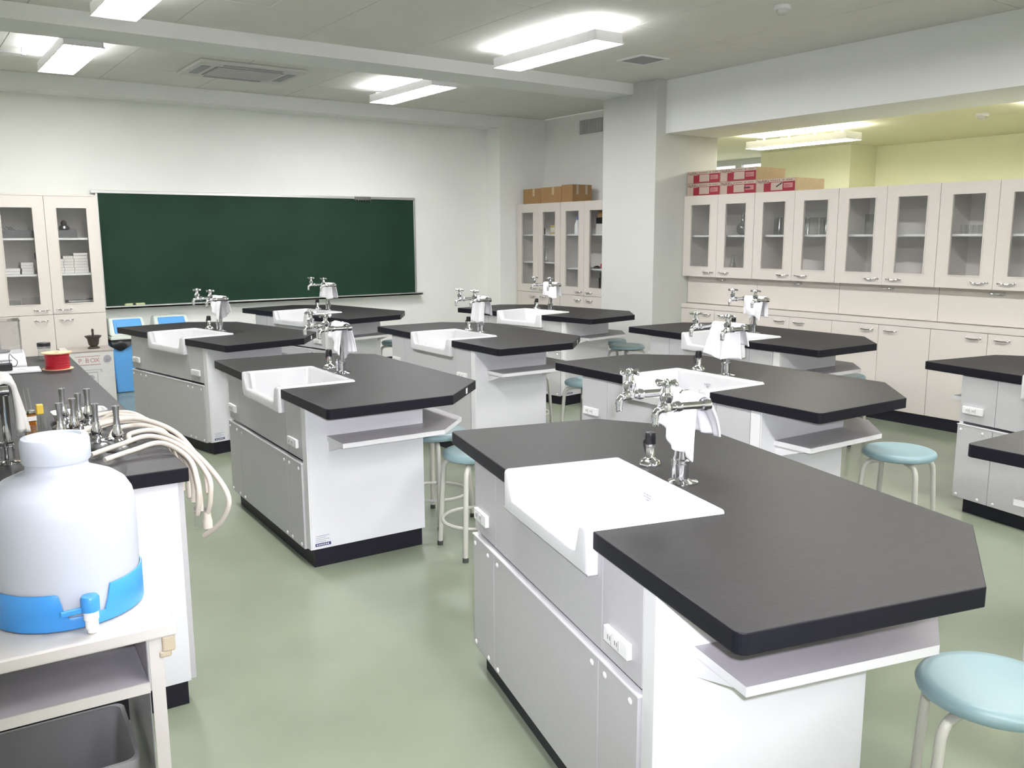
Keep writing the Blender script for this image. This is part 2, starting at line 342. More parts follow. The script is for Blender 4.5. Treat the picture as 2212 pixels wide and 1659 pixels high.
# ------------------------------------------------------------------ lab bench
def rrect(a, b, r, m=30, k=4):
    pts = []
    r = max(r, 0.002)
    def seg(p, q): return [(p[0]+(q[0]-p[0])*i/m, p[1]+(q[1]-p[1])*i/m) for i in range(m)]
    cs = [((a-r, -b+r), -PI/2), ((a-r, b-r), 0), ((-a+r, b-r), PI/2), ((-a+r, -b+r), PI)]
    st = [((-a+r, -b), (a-r, -b)), ((a, -b+r), (a, b-r)), ((a-r, b), (-a+r, b)), ((-a, b-r), (-a, -b+r))]
    for i in range(4):
        pts += seg(*st[i])
        c, a0 = cs[i]
        pts += [(c[0]+r*math.cos(a0+PI/2*j/k), c[1]+r*math.sin(a0+PI/2*j/k)) for j in range(k)]
    return pts
def make_sink():
    x0, x1, y0, y1 = -0.014, 0.386, 0.60, 1.20; cx, cy = (x0+x1)/2, (y0+y1)/2; a, b = (x1-x0)/2, (y1-y0)/2
    zf, top, lip = 0.615, 0.816, 0.738
    def hgt(px, py):
        if px > -a+0.06: return top
        d = min(py+b-0.048, b-0.038-py)
        if d <= 0: return top
        t = min(1, d/0.030); t = t*t*(3-2*t)
        return top+(lip-top)*t
    t = 0.030
    rings = [(0, None, 0.694), (0, -0.012, 0), (0.003, -0.004, 0), (0.010, 0, 0), (t-0.008, 0, 0), (t-0.002, -0.003, 0), (t+0.002, -0.012, 0), (t+0.014, None, zf+0.03), (t+0.03, None, zf+0.006), (t+0.06, None, zf)]
    base = rrect(a, b, 0.016)
    v = []; n = len(base)
    for o, dh, z in rings:
        loop = rrect(a-o, b-o, max(0.016-o, 0.004) if o < t-0.003 else 0.02)
        for i, (px, py) in enumerate(loop):
            h = hgt(*base[i]); v.append((cx+px, cy+py, z if dh is None else h+dh))
    f = []
    for i in range(len(rings)-1):
        for k in range(n): l = (k+1) % n; f.append((i*n+k, i*n+l, (i+1)*n+l, (i+1)*n+k))
    f.append(tuple(range((len(rings)-1)*n, len(rings)*n)))
    m = MB(); m.add(v, f)
    # underside of the front apron
    m.box(-0.012, 0.02, 0.602, 1.198, 0.692, 0.6945)
    return m
def tap_body(m, x, y, z):
    # vertical body, thick waist, spout curving down towards -x
    m.lathe([(0.010, -0.012), (0.017, -0.008), (0.018, 0.004), (0.014, 0.014), (0.019, 0.026), (0.019, 0.036), (0.012, 0.042), (0.010, 0.056), (0.013, 0.060)], (x, y, z), 14)
    m.tube(catmull([(x+0.01, y, z), (x-0.014, y, z-0.003), (x-0.024, y, z-0.006), (x-0.032, y, z-0.016), (x-0.033, y, z-0.028)], 4), [0.013]*4+[0.012]*6+[0.011]*7, 10)
    m.lathe([(0.0085, 0), (0.010, 0.008), (0.0085, 0.012), (0.010, 0.017), (0.0085, 0.022)], (x-0.033, y, z-0.048), 10)
    return m
def tap_handle(m, x, y, z):
    m.lathe([(0.011, 0.058), (0.013, 0.066), (0.010, 0.076), (0.004, 0.080)], (x, y, z), 12)
    for a in (0.35, 0.35+PI/2, 0.35+PI, 0.35+1.5*PI):
        c, s = math.cos(a), math.sin(a)
        m.tube([(x, y, z+0.068), (x+c*0.018, y+s*0.018, z+0.069), (x+c*0.034, y+s*0.034, z+0.068), (x+c*0.039, y+s*0.039, z+0.067)], [0.006, 0.0055, 0.0075, 0.003], 8)
    return m
def faucet_parts(parent, px, py, z0, mirror=1):
    fb = B().lathe([(0.044, 0), (0.044, 0.003), (0.020, 0.008), (0.016, 0.012), (0.016, 0.055), (0.019, 0.058), (0.019, 0.066), (0.0125, 0.070), (0.0125, 0.235)], (px, py, z0), 18)
    zt = z0+0.250
    fb.lathe([(0.017, -0.03), (0.019, -0.02), (0.019, 0.018), (0.012, 0.024)], (px, py, zt), 14)
    fb.tube([(px, py-0.105, zt), (px, py+0.105, zt)], 0.0125, 12)
    fb.lathe([(0.006, 0.015), (0.006, 0.055), (0.010, 0.055), (0.010, 0.068)], (px-0.026*mirror, py+0.008, z0), 8)
    fb.tube(catmull([(px-0.026*mirror, py+0.008, z0+0.06), (px-0.022*mirror, py+0.004, z0+0.13), (px-0.012*mirror, py, z0+0.18)], 4), 0.0035, 6)
    for s in (-1, 1):
        fb.tube([(px, py+s*0.105, zt), (px-0.115*mirror, py+s*0.105, zt)], 0.0115, 10)
        fb.lathe([(0.016, -0.012), (0.017, 0), (0.016, 0.012)], (px, py+s*0.105, zt), 12, 'x')
        fb.lathe([(0.0145, -0.010), (0.0165, 0), (0.0145, 0.010)], (px-0.09*mirror, py+s*0.105, zt), 12, 'x')
    fo = fb.build('faucet', 'chrome', parent, smooth=True)
    for s in (1, -1):
        tb = tap_body(B(), 0, 0, 0); th = tap_handle(B(), 0, 0, 0)
        for mm, nm in ((tb, 'tap_body'), (th, 'tap_handle')):
            if mirror < 0: mm.v = [(-a, b, c) for a, b, c in mm.v]
            o = mm.build(nm, 'chrome', fo, smooth=True); o.location = (px-0.125*mirror, py+s*0.105, zt)
    return fo
def gas_cock(parent, x, y, z0):
    g = B().lathe([(0.036, 0), (0.036, 0.006), (0.030, 0.016), (0.018, 0.022), (0.0145, 0.026), (0.0145, 0.072)], (x, y, z0), 8).build('gas_cock', 'chrome', parent, smooth=True)
    B().lathe([(0.0175, 0.068), (0.0165, 0.085), (0.0175, 0.087), (0.0150, 0.104), (0.0, 0.106)], (x, y, z0), 16).build('rubber_cap', 'black_plastic', g, smooth=True)
    B().tube(catmull([(x-0.006, y+0.016, z0+0.08), (x-0.008, y+0.026, z0+0.07), (x-0.006, y+0.024, z0+0.05), (x-0.004, y+0.016, z0+0.03)], 4), 0.003, 6).build('cap_cord', 'black_plastic', g)
    return g

TOPZ = 0.806
def make_bench():
    r = thing('lab_bench', 'bench', 'lab bench')
    # worktop with a notch for the sink (one slab made of three touching prisms so the outline stays exact)
    ch = 0.30
    rc = 0.022; arc = [(rc-rc*math.sin(k*PI/10), rc-rc*math.cos(k*PI/10)) for k in range(5, -1, -1)]
    poly = arc+[(0.6, 0), (0.9, ch), (0.9, 1.5), (0.6, 1.8)]+[(x, 1.8-y) for x, y in reversed(arc)]+[(0, 1.198), (0.380, 1.198), (0.380, 0.602), (0, 0.602)]
    bm = bmesh.new()
    lo = [bm.verts.new((x, y, 0.7605)) for x, y in poly]; hi = [bm.verts.new((x, y, TOPZ)) for x, y in poly]
    bm.faces.new(list(reversed(lo))); ft = bm.faces.new(hi)
    n = len(poly); sides = [bm.faces.new((lo[i], lo[(i+1) % n], hi[(i+1) % n], hi[i])) for i in range(n)]
    bmesh.ops.recalc_face_normals(bm, faces=bm.faces); me = bpy.data.meshes.new('worktop'); bm.to_mesh(me); bm.free()
    me.materials.append(MATS['black_top']); me.materials.append(MATS['black_edge'])
    for p in me.polygons:
        if abs(p.normal.z) < 0.5: p.material_index = 1
    o = inst(me, 'worktop', r); md = o.modifiers.new('bevel', 'BEVEL'); md.width = 0.003; md.segments = 2; md.limit_method = 'ANGLE'
    # number sticker on the chamfer
    st = B().box(-0.014, 0.014, -0.0008, 0.0008, -0.013, 0.013).build('number_sticker', 'label_paper', r); st.location = (0.772, 0.1715, 0.783); st.rotation_euler = (0, 0, PI/4)
    # carcass
    B().box(0.580, 0.600, 0.335, 1.532, 0.092, 0.7600).box(0.030, 0.580, 0.335, 1.532, 0.092, 0.110).build('carcass', 'panel_white', r)
    B().box(0.020, 0.604, 0.312, 0.335, 0.088, 0.760).build('end_panel', 'panel_white', r, bevel=0.0015)
    B().box(0.020, 0.604, 1.532, 1.555, 0.088, 0.760).build('end_panel', 'panel_white', r, bevel=0.0015)
    B().box(0.012, 0.028, 0.314, 0.366, 0.088, 0.760).build('corner_post', 'edge_white', r, bevel=0.001)
    B().box(0.030, 0.590, 0.320, 1.500, 0, 0.092).build('plinth', 'plinth_black', r)
    ed = [0.368, 0.568, 1.340, 1.553]
    dot = B().lathe([(0.0085, 0), (0.0085, 0.002), (0.006, 0.004), (0, 0.0045)], (0, 0, 0), 12, 'x').mesh('screw_cap', 'edge_white', True)
    dot.transform(Matrix.Scale(-1, 4, (1, 0, 0)))
    for i in range(3):
        y0, y1 = ed[i]+0.0015, ed[i+1]-0.0015
        up = B().box(0.012, 0.027, y0, y1, 0.508, 0.757) if i != 1 else B().prism([(y0, 0.508), (y1, 0.508), (y1, 0.757), (1.204, 0.757), (1.204, 0.690), (0.596, 0.690), (0.596, 0.757), (y0, 0.757)], 0.012, 0.027)
        if i == 1: up.v = [(c, a, b) for a, b, c in up.v]
        up = up.build('front_panel', 'panel_grey', r)
        lw = B().box(0.003, 0.024, y0, y1, 0.080, 0.488).build('front_panel', 'panel_grey', r, bevel=0.001)
        for yy in ((y0+0.034, y1-0.034) if i != 2 else (y0+0.055, y1-0.022)):
            for zz in (0.462, 0.096): inst(dot, 'screw_cap', lw, (0.003, yy, zz))
    B().box(0.001, 0.024, 0.366, 1.555, 0.4885, 0.4925).build('ledge_strip', 'edge_white', r)
    for yc in (0.475, 1.468):
        pl = B().box(-0.002, 0.012, yc-0.060, yc+0.060, 0.555, 0.594).build('socket_plate', 'socket_white', r, bevel=0.002)
        for yy in (yc+0.028, yc-0.008):
            s = B().box(-0.0035, -0.002, yy-0.013, yy+0.013, 0.563, 0.586)
            s.build('socket', 'socket_white', pl, bevel=0.001)
            B().box(-0.0042, -0.0034, yy-0.006, yy-0.004, 0.569, 0.580).box(-0.0042, -0.0034, yy+0.004, yy+0.006, 0.569, 0.580).box(-0.0042, -0.0034, yy-0.0135, yy-0.0125, 0.562, 0.587).build('socket_slots', 'slot_dark', pl)
    # leg-room shelf wrapping round three sides
    sp = [(0.110, 0.312), (0.110, 0.120), (0.620, 0.120), (0.835, 0.335), (0.835, 1.465), (0.620, 1.680), (0.110, 1.680), (0.110, 1.555), (0.604, 1.555), (0.604, 0.312)]
    bm = bmesh.new(); n = len(sp)
    lo = [bm.verts.new((x, y, 0.598)) for x, y in sp]; hi = [bm.verts.new((x, y, 0.620)) for x, y in sp]
    bm.faces.new(list(reversed(lo))); bm.faces.new(hi)
    for i in range(n): bm.faces.new((lo[i], lo[(i+1) % n], hi[(i+1) % n], hi[i]))
    bmesh.ops.recalc_face_normals(bm, faces=bm.faces); me = bpy.data.meshes.new('undershelf'); bm.to_mesh(me); bm.free()
    me.materials.append(MATS['shelf_grey']); me.materials.append(MATS['edge_white'])
    for p in me.polygons:
        if abs(p.normal.z) < 0.5: p.material_index = 1
    inst(me, 'undershelf', r)
    for x in (0.118, 0.57):
        for s, ya, yb in ((1, 0.312, 0.150), (-1, 1.555, 1.650)):
            m = B(); m.add([(x, ya, 0.598), (x, yb, 0.598), (x, ya, 0.545), (x+0.012, ya, 0.598), (x+0.012, yb, 0.598), (x+0.012, ya, 0.545)], [(0, 1, 2), (3, 5, 4), (0, 3, 4, 1), (1, 4, 5, 2), (0, 2, 5, 3)])
            m.build('shelf_bracket', 'edge_white', r)
    # maker's label on the end panel
    lb = B().box(0.034, 0.110, 0.3112, 0.312, 0.102, 0.160).build('maker_label', 'label_paper', r)
    B().box(0.034, 0.110, 0.3106, 0.3113, 0.102, 0.116).build('label_band', 'label_blue', lb)
    k = B()
    for i in range(4): k.box(0.038, 0.085+0.018*(i % 2), 0.3106, 0.3113, 0.123+i*0.009, 0.1255+i*0.009)
    k.build('label_lines', 'ink_grey', lb)
    k = B(); [k.box(0.040+i*0.009, 0.046+i*0.009, 0.3102, 0.3107, 0.106, 0.112) for i in range(7)]; k.build('label_lettering', 'label_paper', lb)
    # sink
    sk = make_sink().build('sink', 'porcelain', r, smooth=True)
    lg = B()
    for i, (a, b_) in enumerate(((0.0, 0.010), (0.014, 0.030), (0.033, 0.042))):
        for j in range(2+i % 2): lg.box(0.3455, 0.3463, 0.965-b_, 0.965-a, 0.762-j*0.008, 0.765-j*0.008)
    lg.build('sink_mark', 'ink_grey', sk)
    B().lathe([(0.030, 0), (0.028, 0.004), (0.012, 0.005)], (0.20, 0.90, 0.6155), 20).build('drain', 'steel_dull', sk, smooth=True)
    faucet_parts(r, 0.435, 0.895, TOPZ)
    gas_cock(r, 0.445, 1.105, TOPZ)
    return r
BENCH = {1: ((0, 0), -14.81), 2: ((.26, 2.393), -2.375), 3: ((.615, 4.834), 10.41), 4: ((2.072, 6.084), 10.94), 5: ((1.954, 3.579), -1.5), 6: ((3.742, 4.756), 8.09),
         7: ((1.827, 1.118), -1.62), 8: ((3.512, 2.313), -1.75), 9: ((3.235, -.093), -11.07), 10: ((1.71, -1.29), -2.4)}
ROW = {1: ('third', 'A'), 2: ('second', 'A'), 3: ('first', 'A'), 4: ('first', 'B'), 5: ('second', 'B'), 7: ('third', 'B'), 10: ('fourth', 'B'), 6: ('first', 'C'), 8: ('second', 'C'), 9: ('third', 'C')}
RN = {'A': 'row beside the long demonstration bench', 'B': 'middle row', 'C': 'row along the cream wall cabinets'}
proto = make_bench()
for b in sorted(BENCH):
    o = proto if b == 1 else copy_tree(proto)
    (x, y), a = BENCH[b]; o.location = (x, y, 0); o.rotation_euler = (0, 0, math.radians(a))
    n, rw = ROW[b]; o['label'] = 'black-topped sink bench, %s from the blackboard in the %s' % (n, RN[rw]); o['group'] = 'sink benches'
def bench_pt(b, l):
    (x, y), a = BENCH[b]; a = math.radians(a); c, s = math.cos(a), math.sin(a)
    return (x+l[0]*c-l[1]*s, y+l[0]*s+l[1]*c, l[2])

# ------------------------------------------------------------------ towels
def make_towel(loc, rz, lf, lb, wd, seed, label, slant=0.0, flare=0.25, pinch=0.1, mt='towel_cotton', off=0.0, backflare=0.3, thick=0.004, group='towels over the taps'):
    rnd = random.Random(seed); NS, NT = 34, 22; v = []; f = []
    ph = [rnd.uniform(0, 6) for _ in range(4)]
    for i in range(NS+1):
        for j in range(NT+1):
            t = -1+2*j/NT
            LF = lf*(1+slant*t+0.06*math.sin(3*t+ph[0])); LB = lb*(1-slant*0.5*t+0.07*math.sin(2.5*t+ph[1]))
            s = -LF+(LF+LB)*i/NS; rad = 0.0205
            if abs(s) < rad*PI/2:
                an = s/rad; x = rad*math.sin(an); z = rad*math.cos(an); d = 0
            else:
                d = abs(s)-rad*PI/2; sg = 1 if s > 0 else -1; l = LF if s < 0 else LB
                fl_ = flare if s < 0 else backflare
                q = d/max(l, 0.01)
                x = sg*(rad+fl_*d*(1-0.45*q)); z = -d*(1-0.10*fl_)
                x += sg*0.012*q*math.sin(5*t+ph[2]+sg)+sg*0.007*q*math.sin(11*t+ph[3])
            l = LF if s < 0 else LB; q = d/max(l, 0.01)
            y = off+t*wd/2*(1-pinch*q+0.08*q*math.sin(ph[1]+sg_of(s)*2))+0.010*q*math.sin(4*t+ph[3])
            v.append((x, y, z))
    for i in range(NS):
        for j in range(NT):
            a = i*(NT+1)+j; f.append((a, a+1, a+NT+2, a+NT+1))
    m = MB(); m.add(v, f); o = m.build('towel', mt, smooth=True)
    md = o.modifiers.new('thickness', 'SOLIDIFY'); md.thickness = thick; md.offset = 1
    o.location = loc; o.rotation_euler = (0, 0, rz)
    return tag(o, label, 'towel', group)
def sg_of(s): return 1 if s > 0 else -1
TW = {1: dict(lf=0.165, lb=0.15, wd=0.195, seed=3, slant=-0.24, flare=0.14, pinch=0.0, backflare=0.70), 2: dict(lf=0.13, lb=0.19, wd=0.15, seed=5, slant=-0.35, flare=0.3, pinch=-0.1, backflare=0.22),
      3: dict(lf=0.15, lb=0.17, wd=0.16, seed=8, slant=-0.35, flare=0.28, pinch=-0.05, backflare=0.35), 4: dict(lf=0.16, lb=0.15, wd=0.18, seed=11, slant=0.0, flare=0.12, pinch=-0.05, backflare=0.18),
      5: dict(lf=0.20, lb=0.15, wd=0.16, seed=14, slant=-0.06, flare=0.14, pinch=-0.08, backflare=0.20), 6: dict(lf=0.15, lb=0.14, wd=0.18, seed=17, slant=-0.05, flare=0.12, pinch=0.0, backflare=0.15),
      7: dict(lf=0.19, lb=0.12, wd=0.19, seed=21, slant=-0.04, flare=0.22, pinch=-0.15, backflare=0.22), 8: dict(lf=0.16, lb=0.17, wd=0.18, seed=24, slant=-0.12, flare=0.16, pinch=-0.03, backflare=0.18)}
for b, k in TW.items():
    n, rw = ROW[b]
    make_towel(bench_pt(b, (0.435, 0.895, TOPZ+0.250)), math.radians(BENCH[b][1]), label='white towel over the taps, %s bench from blackboard, %s' % (n, {'A': 'demonstration bench row', 'B': 'middle row', 'C': 'wall cabinet row'}[rw]), **k)

# ------------------------------------------------------------------ stools
def make_stool():
    r = thing('stool', 'stool', 'stool')
    B().lathe([(0.0, 0.4945), (0.09, 0.4950), (0.135, 0.4985), (0.152, 0.499), (0.163, 0.493), (0.168, 0.482), (0.165, 0.470), (0.155, 0.464), (0, 0.464)], n=40).build('seat', 'seat_mint', r, smooth=True)
    B().lathe([(0.12, 0.464), (0.12, 0.456)], n=24).build('seat_plate', 'rubber_dark', r)
    for k in range(4):
        a = PI/4+k*PI/2; c, s = math.cos(a), math.sin(a)
        P = [(c*0.198, s*0.198, 0.012), (c*0.186, s*0.186, 0.20), (c*0.174, s*0.174, 0.375), (c*0.168, s*0.168, 0.415), (c*0.150, s*0.150, 0.438), (c*0.110, s*0.110, 0.447), (c*0.05, s*0.05, 0.448)]
        lg = B().tube(catmull(P, 5), 0.0125, 10).build('leg', 'stool_paint', r, smooth=True)
        B().lathe([(0.0145, 0.0), (0.0145, 0.02), (0.013, 0.022)], (c*0.198, s*0.198, 0), 10).build('foot_cap', 'rubber_dark', lg)
    m = MB(); n1, n2 = 36, 8; v = []; f = []
    for i in range(n1):
        a = 2*PI*i/n1
        for j in range(n2):
            q = 2*PI*j/n2; rr = 0.172+0.0085*math.cos(q); v.append((rr*math.cos(a), rr*math.sin(a), 0.155+0.0085*math.sin(q)))
    for i in range(n1):
        for j in range(n2): f.append((i*n2+j, ((i+1) % n1)*n2+j, ((i+1) % n1)*n2+(j+1) % n2, i*n2+(j+1) % n2))
    m.add(v, f); m.build('foot_ring', 'stool_paint', r, smooth=True)
    return r
STOOLS = [((2.70, 1.275), 0.2, 'mint-topped round stool at the corner of the third middle-row bench'),
          ((0.80, -0.09), 0.62, 'mint-topped round stool at the bench opposite the tank cart'),
          ((1.06, 2.48), -0.10, 'mint-topped round stool between the second and third benches by the demonstration bench'),
          ((1.125, 2.99), 0.35, 'mint-topped round stool tucked under the second bench by the demonstration bench'),
          ((4.47, 5.08), 0.1, 'mint-topped round stool beside the pier at the first cabinet-row bench'),
          ((4.63, 5.50), 0.5, 'mint-topped round stool half under the first cabinet-row bench, behind another stool'),
          ((2.84, 3.74), 0.3, 'mint-topped round stool at the near end of the second middle-row bench'),
          ((2.80, 4.42), 0.0, 'mint-topped round stool under the long side of the second middle-row bench'),
          ((4.50, 2.80), 0.2, 'mint-topped round stool under the second cabinet-row bench by the cream doors'),
          ((2.90, 6.70), 0.3, 'mint-topped round stool under the first middle-row bench near the blackboard')]
sproto = make_stool()
for i, ((x, y), a, lb) in enumerate(STOOLS):
    o = sproto if i == 0 else copy_tree(sproto)
    o.location = (x, y, 0); o.rotation_euler = (0, 0, a); o['label'] = lb; o['group'] = 'round stools'

# ------------------------------------------------------------------ cabinets   (local: x along the front, y into the depth, z up)
def handle(parent, x, z, y=0.0):
    m = B().tube(catmull([(x-0.052, y, z+0.004), (x-0.046, y-0.018, z+0.002), (x-0.02, y-0.024, z-0.002), (x+0.02, y-0.024, z-0.002), (x+0.046, y-0.018, z+0.002), (x+0.052, y, z+0.004)], 4), 0.0055, 8)
    for s in (-1, 1): m.lathe([(0.008, 0), (0.008, -0.006), (0.005, -0.008)], (x+s*0.052, y, z+0.004), 10, 'y')
    return m.build('handle', 'chrome', parent, smooth=True)
def glass_door(root, x0, x1, z0, z1, gz0, gz1, hx, hz, lockx):
    st = 0.090; y0, y1 = -0.020, 0.0
    m = B().box(x0, x0+st, y0, y1, z0, z1).box(x1-st, x1, y0, y1, z0, z1).box(x0+st, x1-st, y0, y1, z0, gz0).box(x0+st, x1-st, y0, y1, gz1, z1)
    d = m.build('door', 'cab_cream', root)
    mo = B()
    for a, b, c, e in ((x0+st, x0+st+0.008, gz0, gz1), (x1-st-0.008, x1-st, gz0, gz1), (x0+st+0.008, x1-st-0.008, gz0, gz0+0.008), (x0+st+0.008, x1-st-0.008, gz1-0.008, gz1)): mo.box(a, b, y0-0.004, y1, c, e)
    mo.build('glazing_bead', 'cab_cream', d)
    B().box(x0+st+0.008, x1-st-0.008, y0+0.008, y0+0.012, gz0+0.008, gz1-0.008).build('pane', 'pane_glass', d)
    handle(d, hx, hz, y0)
    B().lathe([(0.006, 0), (0.006, -0.003)], (lockx, y0, hz), 10, 'y').build('lock', 'steel_dull', d)
    return d
def carcass(root, W, D, z0, z1, shelves, t=0.018, nm='carcass', mt='cab_inside'):
    B().box(0, t, 0, D, z0, z1).box(W-t, W, 0, D, z0, z1).box(t, W-t, 0, D, z0, z0+t).box(t, W-t, 0, D, z1-t, z1).box(t, W-t, D-0.008, D, z0+t, z1-t).build(nm, mt, root)
    for zs in shelves: B().box(t, W-t, 0.03, D-0.01, zs-0.018, zs).build('shelf', 'edge_white', root)
def plain_door(root, x0, x1, z0, z1, hx=None, hz=None):
    d = B().box(x0, x1, -0.020, 0, z0, z1).build('door', 'cab_cream', root, bevel=0.001)
    if hx is not None: handle(d, hx, hz, -0.020)
    return d
UW = 0.882; YL = 5.306; XF = 5.45; ORD = ['next to the pier', 'second from the pier', 'third from the pier', 'fourth from the pier', 'fifth from the pier']
UPC = []
for i in range(5):
    yl = YL-i*UW; rz = -PI/2
    t = thing('wall_cabinet', 'cream wall cabinet with two glass doors, %s' % ORD[i], 'cabinet', (XF, yl, 0), rz, 'glass wall cabinets'); UPC.append(t)
    carcass(t, UW, 0.42, 1.113, 1.905, [1.52])
    h = UW/2
    glass_door(t, 0.002, h-0.0015, 1.113, 1.905, 1.205, 1.822, h-0.105, 1.160, h-0.035)
    glass_door(t, h+0.0015, UW-0.002, 1.113, 1.905, 1.205, 1.822, h+0.105, 1.160, h+0.035)
    t = thing('flap_cabinet', 'cream drop-front cabinet under the wall cabinet %s' % ORD[i], 'cabinet', (XF+0.085, yl, 0), rz, 'drop-front cabinets')
    carcass(t, UW, 0.335, 0.836, 1.112, [])
    d = B().box(0.002, UW-0.002, -0.020, 0, 0.842, 1.110).build('flap', 'cab_cream', t, bevel=0.001); handle(d, UW/2, 1.082, -0.020)
    t = thing('base_cabinet', 'cream base cabinet with two plain doors, %s' % ORD[i], 'cabinet', (XF, yl, 0), rz, 'base cabinets')
    carcass(t, UW, 0.45, 0.095, 0.790, [])
    plain_door(t, 0.002, h-0.0015, 0.097, 0.787, h-0.105, 0.742); plain_door(t, h+0.0015, UW-0.002, 0.097, 0.787, h+0.105, 0.742)
    B().box(0, UW, -0.012, 0.4, 0, 0.0945).build('plinth', 'plinth_black', t)
o = B().box(0, 5*UW, -0.024, 0.45, 0.791, 0.835).build('worktop_board', 'cab_cream', None, bevel=0.002); o.location = (XF, YL, 0); o.rotation_euler = (0, 0, -PI/2)
tag(o, 'continuous cream worktop board along the wall cabinets', 'worktop')

def tall_cabinet(loc, rz, W, D, label, z_split, shelves, top=1.905):
    t = thing('glass_cabinet', label, 'cabinet', loc, rz, 'tall glass cabinets'); h = W/2
    carcass(t, W, D, z_split+0.012, top, shelves)
    carcass(t, W, D, 0.06, z_split+0.012, [], nm='lower_carcass')
    glass_door(t, 0.002, h-0.0015, z_split+0.022, top, z_split+0.112, top-0.10, h-0.100, z_split+0.062, h-0.03)
    glass_door(t, h+0.0015, W-0.002, z_split+0.022, top, z_split+0.112, top-0.10, h+0.100, z_split+0.062, h+0.03)
    plain_door(t, 0.002, h-0.0015, 0.062, z_split+0.017, h-0.105, z_split-0.035); plain_door(t, h+0.0015, W-0.002, 0.062, z_split+0.017, h+0.105, z_split-0.035)
    B().box(0.01, W-0.01, 0.02, D, 0, 0.06).build('plinth', 'plinth_black', t)
    return t
LC = tall_cabinet((-0.392, 8.17, 0), 0, 0.905, 0.42, 'tall cream glass cabinet at the end of the blackboard', 0.795, [1.52, 1.19], 1.902)
B().box(-0.01, 0.91, -0.024, 0.42, 1.903, 1.917).build('top_board', 'cab_cream', LC)
RC1 = tall_cabinet((5.52, 8.27, 0), -PI/2, 0.885, 0.44, 'tall cream glass cabinet in the corner, under brown boxes', 0.800, [1.54, 1.20], 1.918)
RC2 = tall_cabinet((5.52, 7.382, 0), -PI/2, 0.885, 0.44, 'tall cream glass cabinet half hidden by the pier', 0.800, [1.54, 1.14], 1.918)

# ------------------------------------------------------------------ glassware and other contents
def from_root(root, l):
    c, s = math.cos(root.rotation_euler.z), math.sin(root.rotation_euler.z); p = root.location
    return (p.x+l[0]*c-l[1]*s, p.y+l[0]*s+l[1]*c, l[2])
def g_beaker(r, h): return B().lathe([(0, 0.0005), (r*0.93, 0.0005), (r, 0.006), (r, h-0.004), (r*1.06, h), (r*0.98, h-0.002)], n=18, cap1=False)
def g_flask(r, h): return B().lathe([(0, 0.0005), (r*0.93, 0.0005), (r, 0.008), (r*0.93, h*0.2), (r*0.36, h*0.68), (r*0.33, h*0.96), (r*0.40, h), (r*0.34, h-0.002)], n=18, cap1=False)
def g_round(r, h): 
    pr = [(0, 0.0005), (r*0.35, 0.001)]
    for k in range(1, 9):
        a = -PI/2+0.35+k*(PI-0.62)/8.5; pr.append((r*math.cos(a), r+r*math.sin(a)-0.002))
    return B().lathe(pr+[(r*0.30, 2*r+0.004), (r*0.28, h), (r*0.36, h+0.003), (r*0.29, h+0.001)], n=20, cap1=False)
def g_petri(r, h): return B().lathe([(0, 0.0005), (r, 0.0005), (r, h), (r*0.96, h)], n=18, cap1=False)
def put(mb, name, label, cat, root, l, group=None, mt='lab_glass'):
    o = mb.build(name, mt, smooth=True); o.location = from_root(root, l); return tag(o, label, cat, group)
SH, BT = 1.5205, 1.1315
def stopper_bottle(root, l, label, body='lab_glass', cap='black_plastic', r=0.032, h=0.10, group=None):
    t = thing('bottle', label, 'bottle', from_root(root, l), 0, group)
    B().lathe([(0, 0.0005), (r, 0.001), (r, h*0.55), (r*0.45, h*0.75), (r*0.42, h*0.86)], n=18).build('body', body, t, smooth=True)
    B().lathe([(r*0.5, h*0.84), (r*0.5, h), (r*0.4, h*1.02), (0, h*1.02)], n=14).build('cap', cap, t, smooth=True); return t
c = UPC[0]
stopper_bottle(c, (0.20, 0.16, SH), 'small clear bottle with black cap, wall cabinet next to the pier')
put(g_flask(0.035, 0.11), 'conical_flask', 'small conical flask on the cabinet floor below the black-capped bottle', 'flask', c, (0.27, 0.2, BT))
put(g_beaker(0.03, 0.13), 'glass_cylinder', 'clear glass cylinder beside the black-capped bottle', 'cylinder', c, (0.31, 0.22, SH))
put(g_round(0.062, 0.205), 'round_flask', 'round-bellied flask on the shelf, wall cabinet next to the pier', 'flask', c, (0.60, 0.17, SH))
put(g_flask(0.05, 0.20), 'conical_flask', 'tall conical flask below the round-bellied flask', 'flask', c, (0.53, 0.12, BT))
put(g_round(0.085, 0.23), 'round_flask', 'large round flask on the floor of the cabinet next to the pier', 'flask', c, (0.68, 0.22, BT))
c = UPC[1]
for k in range(5): put(g_beaker(0.037, 0.155 if k < 4 else 0.14), 'glass_jar', 'clear glass jar in the row behind the left door, second wall cabinet', 'jar', c, (0.150+k*0.074, 0.14+0.05*(k % 2), SH), 'jars behind the left door of the second wall cabinet')
for k in range(5): put(g_beaker(0.038, 0.15 if k < 2 else 0.125), 'glass_jar', 'clear glass jar in the row behind the right door, second wall cabinet', 'jar', c, (0.535+k*0.075, 0.14+0.05*(k % 2), SH), 'jars behind the right door of the second wall cabinet')
for k in range(4): put(g_petri(0.045, 0.022), 'petri_dish', 'shallow glass dish on the floor of the second wall cabinet', 'dish', c, (0.15+k*0.095, 0.12+0.03*(k % 2), BT), 'dishes in the second wall cabinet')
for k in range(4): put(g_beaker(0.032, 0.055-0.006*k), 'glass_beaker', 'small glass beaker on the floor behind the right door, second wall cabinet', 'beaker', c, (0.53+k*0.072, 0.10, BT), 'small beakers in the second wall cabinet')
c = UPC[2]
